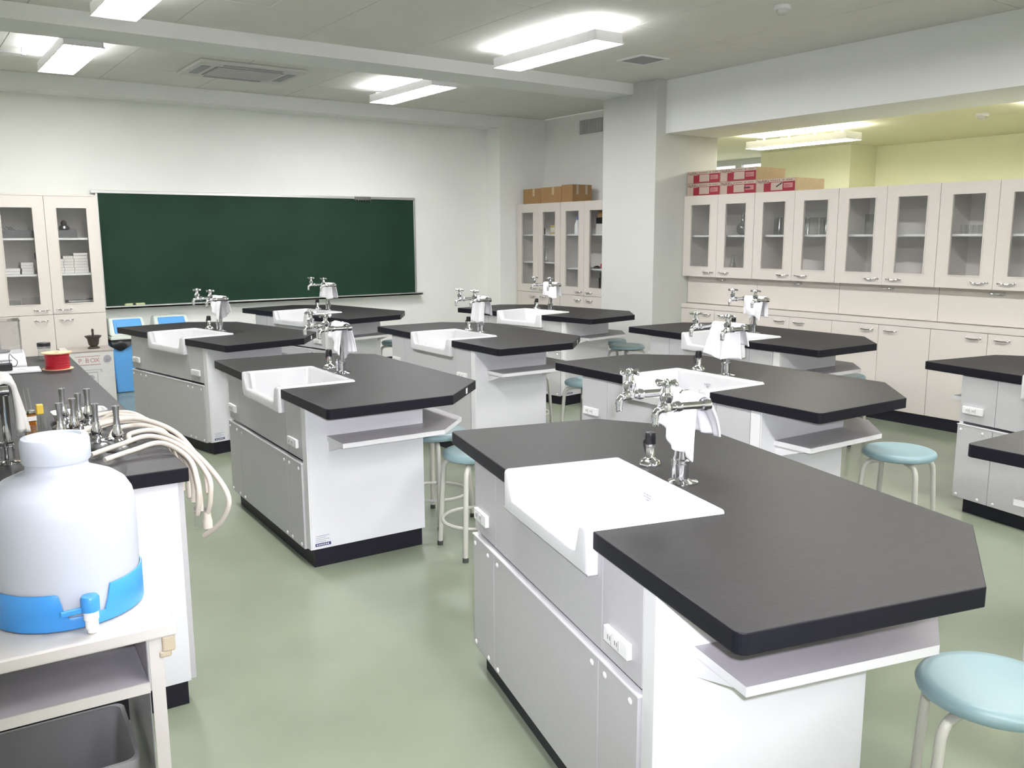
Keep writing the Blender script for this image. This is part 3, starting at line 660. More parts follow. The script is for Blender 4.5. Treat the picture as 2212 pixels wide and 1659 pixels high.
for k in range(2): put(g_beaker(0.050, 0.165), 'glass_beaker', 'tall glass beaker on the shelf of the third wall cabinet', 'beaker', c, (0.22+k*0.125, 0.13, SH), 'tall beakers in the third wall cabinet')
for k in range(5): put(g_petri(0.04, 0.026), 'petri_dish', 'shallow glass dish on the floor, left half of the third wall cabinet', 'dish', c, (0.11+k*0.088, 0.10, BT), 'dishes in the left half of the third wall cabinet')
for k in range(3): put(g_petri(0.05, 0.018+0.006*k), 'petri_dish', 'shallow glass dish on the floor, right half of the third wall cabinet', 'dish', c, (0.55+k*0.105, 0.10, BT), 'dishes in the right half of the third wall cabinet')
c = UPC[3]
for k in range(6): put(g_beaker(0.022, 0.066), 'glass_beaker', 'small sparkling glass beaker on the shelf of the fourth wall cabinet', 'beaker', c, (0.135+k*0.047, 0.10, SH), 'small beakers in the fourth wall cabinet')
for k in range(4): put(g_beaker(0.011, 0.15), 'test_tube', 'slim glass tube on the floor of the fourth wall cabinet', 'tube', c, (0.20+k*0.035, 0.33, BT), 'slim tubes in the fourth wall cabinet')
for k in range(3): put(g_beaker(0.03, 0.07), 'glass_beaker', 'glass beaker on the floor behind the right door, fourth wall cabinet', 'beaker', c, (0.58+k*0.075, 0.12, BT), 'beakers on the floor of the fourth wall cabinet')

# left glass cabinet contents
def wire_box(root, l, w_, d_, h_, label):
    t = thing('wire_basket', label, 'basket', from_root(root, l))
    B().box(-w_/2, w_/2, -d_/2, d_/2, 0.001, 0.006).box(-w_/2, w_/2, -d_/2, -d_/2+0.006, 0.006, h_).box(-w_/2, w_/2, d_/2-0.006, d_/2, 0.006, h_).box(-w_/2, -w_/2+0.006, -d_/2+0.006, d_/2-0.006, 0.006, h_).box(w_/2-0.006, w_/2, -d_/2+0.006, d_/2-0.006, 0.006, h_).build('tray', 'dark_sheet', t)
    return t
for l, w_, lb, n in (((0.24, 0.2, 1.5205), 0.27, 'grey metal tray full of tripods on the top shelf, tall blackboard cabinet', 7), ((0.62, 0.2, 1.5205), 0.22, 'grey metal box beside the tripod tray, tall blackboard cabinet', 3)):
    t = wire_box(LC, l, w_, 0.2, 0.07, lb)
    if n == 3: B().box(-w_/2, w_/2, -0.1, 0.1, 0.0705, 0.076).build('lid', 'dark_sheet', t); continue
    for k in range(n):
        rnd = random.Random(k+n); a = rnd.uniform(0, 6); x = -w_/2+0.03+k*(w_-0.06)/max(1, n-1)
        B().tube([(x, -0.04, 0.03), (x+0.05*math.cos(a), 0.01, 0.08), (x+0.09*math.cos(a), 0.05*math.sin(a), 0.105)], 0.004, 6).build('rod', 'grille_grey', t)
t = thing('alcohol_lamp', 'dark dome-topped lamp on the metal tray, tall blackboard cabinet', 'lamp', from_root(LC, (0.64, 0.2, 1.597)))
B().lathe([(0.035, 0), (0.05, 0.012), (0.04, 0.035), (0.018, 0.045)], n=16).build('base', 'steel_dull', t, smooth=True); B().lathe([(0.026, 0.045), (0.026, 0.07), (0.012, 0.088), (0, 0.09)], n=14).build('dome', 'iron_brown', t, smooth=True)
k = 0
for x, w_, n in ((0.16, 0.13, 2), (0.29, 0.10, 4), (0.56, 0.07, 5), (0.64, 0.085, 6), (0.745, 0.12, 7)):
    for q in range(n):
        o = B().box(-w_/2, w_/2, -0.09, 0.09, 0.0008, 0.026).build('paper_box', 'paper_white', bevel=0.001); o.location = from_root(LC, (x+0.004*math.sin(q*2.1), 0.2, 1.1905+q*0.0268))
        tag(o, 'flat white carton, %s in the stack of %s, tall blackboard cabinet' % (['lowest', 'second lowest', 'third from the bottom', 'fourth from the bottom', 'fifth from the bottom', 'sixth from the bottom', 'topmost'][q if q < n-1 else 6], {2: 'two', 4: 'four', 5: 'five', 6: 'six', 7: 'seven'}[n]), 'box', 'white cartons in the tall blackboard cabinet')
for x in (0.375, 0.545):
    t = thing('funnel_stand', 'dark purple funnel held point-down before the white cartons', 'funnel', from_root(LC, (x, 0.08, 1.1905)), 0, 'dark funnels in the tall blackboard cabinet')
    B().lathe([(0.024, 0.135), (0.024, 0.19), (0.012, 0.20), (0.004, 0.21)], n=14).build('cup', 'purple_plastic', t, smooth=True); B().lathe([(0.006, 0.0005), (0.012, 0.04), (0.010, 0.09), (0.006, 0.135)], n=10).build('stem', 'steel_dull', t, smooth=True)
t = thing('metal_case', 'silver metal case in a tray, bottom of the tall blackboard cabinet', 'case', from_root(LC, (0.70, 0.16, 0.8262)))
B().box(-0.14, 0.12, -0.08, 0.08, 0, 0.045).build('tray', 'paper_white', t, bevel=0.003); B().box(-0.10, 0.11, -0.07, 0.07, 0.045, 0.105).build('case', 'steel_dull', t, bevel=0.008); B().box(0.06, 0.13, -0.01, 0.01, 0.105, 0.118).build('latch', 'chrome', t, bevel=0.003)
put(g_beaker(0.05, 0.12), 'glass_beaker', 'glass beaker at the bottom of the tall blackboard cabinet', 'beaker', LC, (0.16, 0.15, 0.8262))
put(B().box(-0.10, 0.10, -0.08, 0.08, 0.0005, 0.14), 'plastic_tub', 'clear plastic tub at the bottom of the tall blackboard cabinet', 'tub', LC, (0.33, 0.17, 0.8262), mt='clear_acrylic')
# corner cabinets contents
def carton(root, l, w_, d_, h_, m, label, group=None, strip=None):
    t = thing('carton', label, 'box', from_root(root, l), root.rotation_euler.z, group)
    B().box(-w_/2, w_/2, -d_/2, d_/2, 0.0008, h_).build('box', m, t, bevel=0.002)
    if strip: B().box(-w_/2+0.01, w_/2-0.01, -d_/2-0.0012, -d_/2, h_*0.2, h_*0.75).build('print', strip, t)
    return t
stopper_bottle(RC1, (0.33, 0.15, 1.5405), 'dark bottle on the top shelf of the corner cabinet', 'iron_brown', 'black_plastic', 0.025, 0.12)
carton(RC1, (0.60, 0.14, 1.5405), 0.10, 0.1, 0.11, 'pack_yellow', 'brown-yellow carton on the top shelf of the corner cabinet', strip='paper_white')
carton(RC1, (0.71, 0.14, 1.5405), 0.09, 0.1, 0.09, 'paper_white', 'pale yellow carton on the top shelf of the corner cabinet', strip='pack_yellow')
for k in range(3): put(g_beaker(0.03, 0.16), 'glass_cylinder', 'glass cylinder on the lower shelf of the corner cabinet', 'cylinder', RC1, (0.25+k*0.07, 0.15, 1.2005), 'glass cylinders in the corner cabinet')
for k in range(3): put(g_beaker(0.035, 0.12), 'glass_beaker', 'glass beaker at the bottom of the corner cabinet', 'beaker', RC1, (0.56+k*0.08, 0.15, 0.8312), 'beakers in the corner cabinet')
for k in range(3): stopper_bottle(RC2, (0.15+k*0.075, 0.12, 1.5405), 'white-bodied bottle with blue cap, cabinet half hidden by the pier' , 'dish_white' if k != 1 else 'pack_blue', 'pack_blue', 0.034, 0.20 if k < 2 else 0.18, 'white and blue bottles in the half hidden cabinet') if k != 1 else stopper_bottle(RC2, (0.15+k*0.075, 0.12, 1.5405), 'dark blue bottle between two white bottles in the half hidden cabinet', 'pack_blue', 'dish_white', 0.034, 0.17)
carton(RC2, (0.62, 0.15, 1.5405), 0.18, 0.14, 0.115, 'paper_white', 'pale green-white carton under the black box, half hidden cabinet')
carton(RC2, (0.64, 0.15, 1.657), 0.2, 0.14, 0.07, 'black_plastic', 'black box on the pale carton, half hidden cabinet')
carton(RC2, (0.63, 0.14, 1.728), 0.14, 0.12, 0.075, 'cardboard', 'orange-brown box topmost in the half hidden cabinet')
t = thing('volumetric_flask', 'dark red long-necked flask in the half hidden cabinet', 'flask', from_root(RC2, (0.655, 0.10, 1.1405)))
B().lathe([(0, 0.0005), (0.025, 0.001), (0.036, 0.02), (0.034, 0.045), (0.014, 0.08), (0.009, 0.11), (0.009, 0.23)], n=18).build('body', 'red_liquid', t, smooth=True); B().lathe([(0.011, 0.23), (0.011, 0.25), (0, 0.252)], n=10).build('stopper', 'red_liquid', t, smooth=True)
o = B().lathe([(0, 0.0005), (0.04, 0.001), (0.036, 0.02), (0.015, 0.032), (0, 0.033)], n=16).build('dark_stone', 'iron_brown', smooth=True); o.location = from_root(RC2, (0.54, 0.10, 1.1405)); tag(o, 'dark rounded lump beside the red flask', 'stone')
t = thing('tube_rack', 'dark rack of upright rods at the bottom of the half hidden cabinet', 'rack', from_root(RC2, (0.62, 0.15, 0.8312)), -PI/2)
B().box(-0.12, 0.12, -0.05, 0.05, 0.001, 0.02).build('foot', 'iron_brown', t)
for k in range(7): B().lathe([(0.008, 0.02), (0.008, 0.20+0.06*(k % 3 == 0))], (-0.10+k*0.033, 0.02*(-1)**k, 0), 8).build('rod', 'iron_brown' if k % 2 else 'steel_dull', t)

# boxes on top of the cabinets
def red_box(y0, z, label, depth=0.42, slash=0):
    Wb, Hb = 0.428, 0.118
    t = thing('printed_box', label, 'box', (XF+0.01, y0, z), -PI/2, 'red-printed boxes on the wall cabinets')
    B().box(0, Wb, 0, depth, 0.0008, Hb).build('carton', 'cardboard_pale', t, bevel=0.002)
    B().box(0.001, Wb-0.001, -0.001, 0.0, 0.001, Hb-0.001).build('front_print', 'print_pale', t)
    B().box(0.085, Wb-0.004, -0.0018, -0.001, 0.003, Hb*0.74).build('red_field', 'print_red', t)
    B().box(0.165, 0.292, -0.0026, -0.0018, 0.014, Hb*0.70).build('pale_panel', 'print_pale', t)
    B().box(0.305, 0.402, -0.0026, -0.0018, 0.032, Hb*0.62).build('pink_panel', 'print_pink', t)
    B().box(0.010, 0.145, -0.0026, -0.0018, Hb*0.67, Hb*0.93).build('logo_panel', 'print_pale', t)
    lm = textmesh('NaRiKa', 0.042, 'print_dark'); o = inst(lm, 'logo', t, (0.012, -0.0028, Hb*0.70), (PI/2, 0, 0))
    k = B(); [k.box(0.31, 0.31+0.05+0.02*(i % 2), -0.0031, -0.0026, 0.040+i*0.009, 0.043+i*0.009) for i in range(3)]; k.build('print_lines', 'print_red', t)
    k = B(); [k.box(0.16+i*0.022, 0.174+i*0.022, -0.0015, -0.001, Hb*0.83, Hb*0.88) for i in range(11) if i not in (5, 7)]; k.build('small_print', 'print_dark', t)
    if slash:
        s = B().box(-0.036, 0.036, -0.0036, -0.003, -0.006, 0.006).build('pen_mark', 'black_plastic', t); s.location = (0.255, 0, 0.06) if slash == 1 else (0.325, 0, 0.052); s.rotation_euler = (0, -0.5 if slash == 1 else 0, 0)
    return t
ZT = 1.9055
red_box(5.300, ZT, 'red-printed flat box next to the pier, lower of two'); red_box(5.302, ZT+0.1195, 'red-printed flat box next to the pier, upper of two')
red_box(4.868, ZT, 'red-printed box in the middle stack, lower, with short black mark', slash=2); red_box(4.870, ZT+0.1195, 'red-printed box in the middle stack, upper of two')
red_box(4.436, ZT, 'single red-printed box with a slanting black mark, farthest from the pier', slash=1)
for y0, wd, dp, hh, lb, tape in ((8.18, 0.36, 0.30, 0.185, 'brown cardboard box nearest the corner column on the corner cabinet', 1), (7.815, 0.405, 0.30, 0.19, 'brown cardboard box in the middle of the three on the corner cabinet', 1), (7.405, 0.205, 0.30, 0.198, 'brown cardboard box nearest the pier, with darker tape, on the glass cabinets', 2)):
    t = thing('cardboard_box', lb, 'box', (5.535, y0, 1.9185), -PI/2, 'brown boxes on the tall cabinets')
    B().box(0, wd, 0, dp, 0.0008, hh).build('carton', 'cardboard', t, bevel=0.003)
    if tape == 1: B().box(wd*0.55, wd*0.55+0.04, -0.001, 0, hh*0.5, hh).build('tape', 'cardboard_pale', t)
    else:
        for yy in (0.06, 0.2): B().box(wd, wd+0.001, yy, yy+0.035, hh*0.45, hh).build('tape', 'bumper_tan', t)
        B().box(-0.001, wd+0.002, -0.001, dp, hh, hh+0.004).build('top_flap', 'cardboard', t)

# ------------------------------------------------------------------ demonstration bench and the things on it
A2 = math.radians(-2.87)
db = thing('demonstration_bench', 'long black-topped demonstration bench with white end panel and hoses over its edge', 'lab bench', (-0.474, 1.790, 0), A2)
bm = B().box(-1.0, 0, 0, 3.25, 0.7605, TOPZ)
o = bm.build('worktop', 'black_top', db); o.data.materials.append(MATS['black_edge'])
for p in o.data.polygons:
    if abs(p.normal.z) < 0.5: p.material_index = 1
md = o.modifiers.new('bevel', 'BEVEL'); md.width = 0.003; md.segments = 2
B().box(-0.97, -0.035, 0.05, 3.2, 0.085, 0.7605).build('carcass', 'panel_white', db)
B().box(-0.98, -0.030, 0.028, 0.05, 0.082, 0.760).build('end_panel', 'panel_white', db, bevel=0.0015)
for k in range(4): B().box(-0.035, -0.012, 0.034+k*0.79, 0.034+k*0.79+0.786, 0.085, 0.757).build('door', 'panel_grey', db, bevel=0.0015)
B().box(-0.95, -0.040, 0.036, 3.15, 0, 0.082).build('plinth', 'plinth_black', db)
def dbp(x, y, z):
    c, s = math.cos(A2), math.sin(A2); return (-0.474+x*c-y*s, 1.790+x*s+y*c, z)
fx, fy = -0.922, 2.19
dl = ((fx+0.474)*math.cos(A2)+(fy-1.79)*math.sin(A2), -(fx+0.474)*math.sin(A2)+(fy-1.79)*math.cos(A2))
faucet_parts(db, dl[0], dl[1], TOPZ); gas_cock(db, dl[0]-0.085, dl[1]-0.06, TOPZ)
make_towel((fx, fy, TOPZ+0.25), A2, 0.17, 0.19, 0.19, 31, 'greyish towel over the taps of the demonstration bench', slant=-0.1, flare=0.25, pinch=-0.05, mt='towel_grey', backflare=0.16, thick=0.016)

# bunsen burners, each with its hose
BUR = [(-0.690, 2.665), (-0.694, 2.412), (-0.615, 2.600), (-0.660, 2.515), (-0.650, 2.256), (-0.600, 2.170), (-0.747, 2.344)]
HOSE = [[(-0.52, 2.66, .845), (-0.44, 2.60, .835), (-0.405, 2.40, .79), (-0.40, 2.26, .70), (-0.41, 2.21, .62)],
        [(-0.55, 2.43, .850), (-0.45, 2.36, .842), (-0.405, 2.20, .79), (-0.395, 2.06, .70), (-0.405, 2.02, .62)],
        [(-0.53, 2.58, .850), (-0.44, 2.50, .838), (-0.405, 2.34, .80), (-0.40, 2.20, .71), (-0.405, 2.15, .63)],
        [(-0.54, 2.50, .852), (-0.45, 2.43, .842), (-0.405, 2.27, .80), (-0.395, 2.135, .71), (-0.40, 2.085, .62)],
        [(-0.57, 2.31, .852), (-0.47, 2.31, .845), (-0.41, 2.18, .80), (-0.39, 2.02, .71), (-0.395, 1.97, .60)],
        [(-0.55, 2.22, .845), (-0.46, 2.22, .842), (-0.385, 2.05, .79), (-0.335, 1.87, .68), (-0.345, 1.90, .58), (-0.385, 1.99, .505)],
        [(-0.69, 2.315, .850), (-0.60, 2.335, .872), (-0.50, 2.30, .878), (-0.405, 2.19, .835), (-0.36, 2.05, .74), (-0.36, 2.0, .65)]]
BL = ['nearest the blackboard', 'in the second rank', 'standing behind its neighbour', 'with a dark tube, mid-group', 'second nearest the water tank', 'nearest the bench edge and water tank', 'nearest the amber bottle']
for i, (x, y) in enumerate(BUR):
    t = thing('bunsen_burner', 'chrome gas burner with cream hose, %s' % BL[i], 'burner', (x, y, TOPZ), 0, 'gas burners on the demonstration bench')
    B().lathe([(0.042, 0.0005), (0.042, 0.006), (0.030, 0.014), (0.012, 0.018), (0.010, 0.030)], n=18).build('base', 'steel_dull', t, smooth=True)
    B().lathe([(0.014, 0.028), (0.017, 0.034), (0.012, 0.040), (0.017, 0.046), (0.020, 0.056), (0.0125, 0.076), (0.0115, 0.09)], n=14).build('air_collar', 'chrome', t, smooth=True)
    B().lathe([(0.0110, 0.088), (0.0088, 0.115), (0.0118, 0.150), (0.0118, 0.152), (0.0098, 0.152), (0.007, 0.118), (0.007, 0.10)], n=14, cap1=False).build('burner_tube', 'steel_dull', t, smooth=True)
    P = [(0.012, 0, 0.022), (0.045, 0, 0.022)]+[(px-x, py-y, pz-TOPZ) for px, py, pz in HOSE[i]]
    B().tube([P[0], P[1], (P[1][0]+0.012, 0, 0.022)], 0.007, 8).build('gas_inlet', 'chrome', t, smooth=True)
    B().tube(catmull([(0.04, 0, 0.022)]+P[2:], 7), 0.0085, 10).build('hose', 'hose_rubber', t, smooth=True)
for j, (P, lb) in enumerate((([(-0.70, 2.08, .822), (-0.60, 2.12, .835), (-0.50, 2.14, .845), (-0.42, 2.04, .81), (-0.385, 1.90, .74), (-0.385, 1.89, .66), (-0.39, 1.92, .60)], 'cream rubber hose clipped at its hanging end, over the bench edge'),
                             ([(-0.68, 1.98, .822), (-0.58, 2.03, .830), (-0.49, 2.04, .838), (-0.435, 1.93, .80), (-0.43, 1.86, .73), (-0.43, 1.86, .67), (-0.432, 1.88, .62)], 'cream rubber hose lowest on the bench corner, hanging over the edge'))):
    t = thing('rubber_hose', lb, 'hose', (0, 0, 0))
    B().tube(catmull(P, 7), 0.0085, 10).build('hose', 'hose_rubber', t, smooth=True)
    e = P[-1]; B().lathe([(0.012, 0.012), (0.013, -0.01), (0.016, -0.02), (0.016, -0.045), (0.012, -0.048)], e, 12).build('end_cap', 'clear_acrylic' if j else 'hose_rubber', t, smooth=True)
    B().lathe([(0.0105, 0.018), (0.0115, 0.022), (0.0105, 0.026)], e, 10).build('clip', 'chrome', t, smooth=True)
t = thing('plastic_tray', 'small white round-cornered tray behind the gas burners', 'tray', (-0.615, 2.80, TOPZ))
m = MB(); v = []; f = []; loops = [(0.085, 0.05, 0.0005), (0.095, 0.06, 0.035), (0.098, 0.063, 0.037), (0.092, 0.057, 0.035), (0.080, 0.046, 0.006)]
for a, b_, z in loops: v += [(x, y, z) for x, y in rrect(a, b_, 0.03, 4, 5)]
n = len(v)//len(loops)
for i in range(len(loops)-1):
    for k in range(n): f.append((i*n+k, i*n+(k+1) % n, (i+1)*n+(k+1) % n, (i+1)*n+k))
f.append(tuple(range(n-1, -1, -1))); f.append(tuple(range((len(loops)-1)*n, len(loops)*n))); m.add(v, f); m.build('dish', 'dish_white', t, smooth=True)
B().box(0.02, 0.07, -0.02, 0.03, 0.0065, 0.045).build('sponge', 'dish_white', t, bevel=0.008)
# bottles near the tank
t = thing('dropper_bottle', 'square amber glass bottle with two thin glass rods', 'bottle', (-0.828, 2.425, TOPZ))
B().box(-0.017, 0.017, -0.017, 0.017, 0.0008, 0.115).build('body', 'amber_glass', t, bevel=0.004); B().box(-0.0165, 0.0165, -0.0165, 0.0165, 0.012, 0.085).build('contents', 'pack_yellow', t)
B().box(-0.0176, 0.0176, -0.0176, 0.0176, 0.088, 0.104).build('pale_band', 'paper_white', t); B().lathe([(0.017, 0.115), (0.017, 0.122), (0.004, 0.124)], n=14).build('lid', 'chrome', t)
for sx in (-0.006, 0.008): B().tube([(sx, 0, 0.115), (sx-0.006, 0.01, 0.20)], 0.0026, 6).build('glass_rod', 'lab_glass', t)
t = thing('measuring_cylinder', 'slim glass cylinder with a yellow plastic top beside the amber bottle', 'cylinder', (-0.793, 2.46, TOPZ))
B().lathe([(0.022, 0.0005), (0.022, 0.004), (0.010, 0.008), (0.010, 0.10)], n=14).build('body', 'lab_glass', t, smooth=True); B().box(-0.011, 0.011, -0.011, 0.011, 0.10, 0.135).build('top', 'yellow_plastic', t, bevel=0.003)
put(g_beaker(0.014, 0.11), 'glass_vial', 'plain open glass tube beside the yellow-topped cylinder', 'tube', db, (0, 0, 0)).location = (-0.775, 2.53, TOPZ)
put(g_beaker(0.020, 0.075), 'glass_vial', 'short wide glass tube in front of the amber bottle', 'tube', db, (0, 0, 0)).location = (-0.835, 2.385, TOPZ)
# spool of red wire
t = thing('wire_spool', 'spool of red wire with tan card flanges', 'spool', (-0.462, 4.37, TOPZ))
B().lathe([(0.079, 0.0005), (0.079, 0.004), (0.015, 0.004)], n=36).build('flange', 'spool_tan', t)
B().lathe([(0.060, 0.004)]+[(0.061+0.0016*(k % 2), 0.006+k*0.0036) for k in range(22)]+[(0.060, 0.088)], n=36).build('wire_winding', 'wire_red', t, smooth=True)
B().lathe([(0.014, 0.0935), (0.0145, 0.088), (0.076, 0.088), (0.076, 0.0935)], n=36, cap0=False, closed=False, cap1=False).lathe([(0.014, 0.0936), (0.076, 0.0936)], n=36, cap0=False, cap1=False).build('flange', 'spool_tan', t)
B().lathe([(0.014, 0.070), (0.0, 0.0702)], n=20).build('core_hole', 'slot_dark', t)
t = thing('glass_jar', 'small glass jar with a black screw lid behind the red spool', 'jar', (-0.46, 4.86, TOPZ))
B().lathe([(0.032, 0.0005), (0.034, 0.01), (0.034, 0.06), (0.028, 0.066)], n=18).build('body', 'lab_glass', t, smooth=True); B().lathe([(0.036, 0.066), (0.036, 0.078)], n=18).build('ring', 'steel_dull', t, smooth=True); B().lathe([(0.037, 0.078), (0.037, 0.098), (0.030, 0.100)], n=18).build('lid', 'black_plastic', t, smooth=True)
# electronic balance with a clear shield
t = thing('electronic_balance', 'white electronic balance under a clear draught shield', 'balance', (-0.70, 4.72, TOPZ), math.radians(-4))
m = MB(); m.add([(-0.12, -0.20, 0.001), (0.12, -0.20, 0.001), (0.12, 0.16, 0.001), (-0.12, 0.16, 0.001), (-0.12, -0.20, 0.022), (0.12, -0.20, 0.022), (0.12, -0.06, 0.068), (-0.12, -0.06, 0.068), (0.12, 0.16, 0.068), (-0.12, 0.16, 0.068)],
                [(0, 3, 2, 1), (0, 1, 5, 4), (4, 5, 6, 7), (7, 6, 8, 9), (2, 3, 9, 8), (1, 2, 8, 6, 5), (0, 4, 7, 9, 3)]); m.build('body', 'balance_white', t, bevel=0.006)
B().lathe([(0.05, 0.068), (0.055, 0.075), (0.055, 0.078)], (0, 0.05, 0), 24).build('pan', 'steel_dull', t, smooth=True)
m = B(); 
for a in ((-0.11, -0.106, -0.055, 0.155), (0.106, 0.11, -0.055, 0.155)): m.box(*a, 0.069, 0.25)
m.box(-0.106, 0.106, -0.055, -0.051, 0.069, 0.25).box(-0.106, 0.106, 0.151, 0.155, 0.069, 0.25).box(-0.112, 0.112, -0.057, 0.157, 0.25, 0.254)
m.build('draught_shield', 'clear_acrylic', t); B().box(0.05, 0.10, -0.02, 0.02, 0.254, 0.262).build('shield_knob', 'clear_acrylic', t)
B().box(-0.05, 0.05, -0.155, -0.10, 0.038, 0.046).build('display', 'grille_grey', t).rotation_euler = (0.0, 0, 0)
t = thing('document_tray', 'flat white tray with slotted edge beside the red spool', 'tray', (-0.685, 4.40, TOPZ), math.radians(-4))
B().box(-0.14, 0.14, -0.10, 0.08, 0.001, 0.012).build('plate', 'balance_white', t, bevel=0.003); B().box(-0.09, 0.09, -0.085, -0.075, 0.012, 0.0128).build('slot', 'grille_grey', t); B().box(0.03, 0.07, -0.02, 0.0, 0.012, 0.0126).build('print', 'grille_grey', t)
t = thing('power_adapter', 'black plug-in power adapter lying on the white tray', 'adapter', (-0.715, 4.375, TOPZ+0.0132))
B().box(-0.045, 0.035, -0.022, 0.022, 0.0005, 0.040).build('body', 'black_plastic', t, bevel=0.006); B().box(-0.028, -0.024, -0.004, 0.004, 0.040, 0.056).box(-0.014, -0.010, -0.004, 0.004, 0.040, 0.056).build('prong', 'steel_dull', t)
B().tube(catmull([(0.035, 0, 0.02), (0.055, 0.005, 0.022), (0.062, 0.01, 0.045), (0.045, 0.01, 0.065), (0.030, 0.012, 0.085), (0.026, 0.02, 0.06), (0.03, 0.04, 0.02)], 5), 0.002, 6).build('cable', 'black_plastic', t)

# ------------------------------------------------------------------ white box, mortar, bins by the blackboard
pb = thing('apparatus_box', 'white metal box lettered P BOX with a brown top', 'box', (0.065, 7.72, 0), math.radians(-3))
B().box(0, 0.40, 0, 0.33, 0.001, 0.492).build('body', 'pbox_white', pb, bevel=0.006); B().box(-0.005, 0.405, -0.005, 0.335, 0.492, 0.508).build('lid', 'pbox_lid', pb, bevel=0.003); B().box(-0.03, 0.03, 0.02, 0.30, 0.486, 0.512).build('strap', 'paper_white', pb)
for k, (ch_, xo) in enumerate((('P', 0.0), ('B', 0.058), ('O', 0.096), ('X', 0.138))): inst(textmesh(ch_, 0.058, 'print_pink'), 'lettering', pb, (0.100+xo, -0.001, 0.394), (PI/2, 0, 0))
B().box(0.075, 0.285, -0.0012, 0, 0.449, 0.454).box(0.075, 0.285, -0.0012, 0, 0.372, 0.377).build('rule_lines', 'print_pink', pb)
d = B().lathe([(0.034, 0), (0.034, -0.004), (0.026, -0.004), (0.026, -0.002), (0.016, -0.002), (0.016, -0.006), (0.004, -0.006)], (0.345, 0, 0.420), 24, 'y').build('dial', 'grille_grey', pb, smooth=True)
m = B().box(0.125, 0.255, -0.0012, 0, 0.298, 0.306).box(0.125, 0.131, -0.0012, 0, 0.10, 0.298).box(0.249, 0.255, -0.0012, 0, 0.10, 0.298).box(0.125, 0.255, -0.0012, 0, 0.10, 0.106).box(0.15, 0.29, -0.0012, 0, 0.322, 0.327).box(0.284, 0.290, -0.0012, 0, 0.300, 0.322)
m.box(0.145, 0.225, -0.0014, 0, 0.245, 0.265).box(0.165, 0.215, -0.0014, 0, 0.265, 0.278).box(0.15, 0.235, -0.0014, 0, 0.19, 0.225).box(0.15, 0.235, -0.0014, 0, 0.125, 0.17); m.build('diagram', 'grille_grey', pb)
B().box(0.29, 0.34, -0.0012, 0, 0.05, 0.055).build('small_print', 'grille_grey', pb)
mo = thing('mortar', 'dark bronze mortar standing on the white P BOX', 'mortar', (0.325, 7.83, 0.5085))
B().lathe([(0, 0.0005), (0.052, 0.001), (0.052, 0.008), (0.030, 0.022), (0.044, 0.040), (0.052, 0.09), (0.072, 0.112), (0.074, 0.118), (0.066, 0.117), (0.046, 0.088), (0.03, 0.05), (0, 0.045)], n=28).build('bowl', 'iron_brown', mo, smooth=True)
pe = thing('pestle', 'dark pestle standing upright in the bronze mortar', 'pestle', (0.325, 7.83, 0.5545))
B().lathe([(0, 0.0005), (0.016, 0.004), (0.011, 0.05), (0.009, 0.11), (0.012, 0.118), (0.008, 0.135), (0, 0.138)], n=14).build('rod', 'iron_brown', pe, smooth=True)
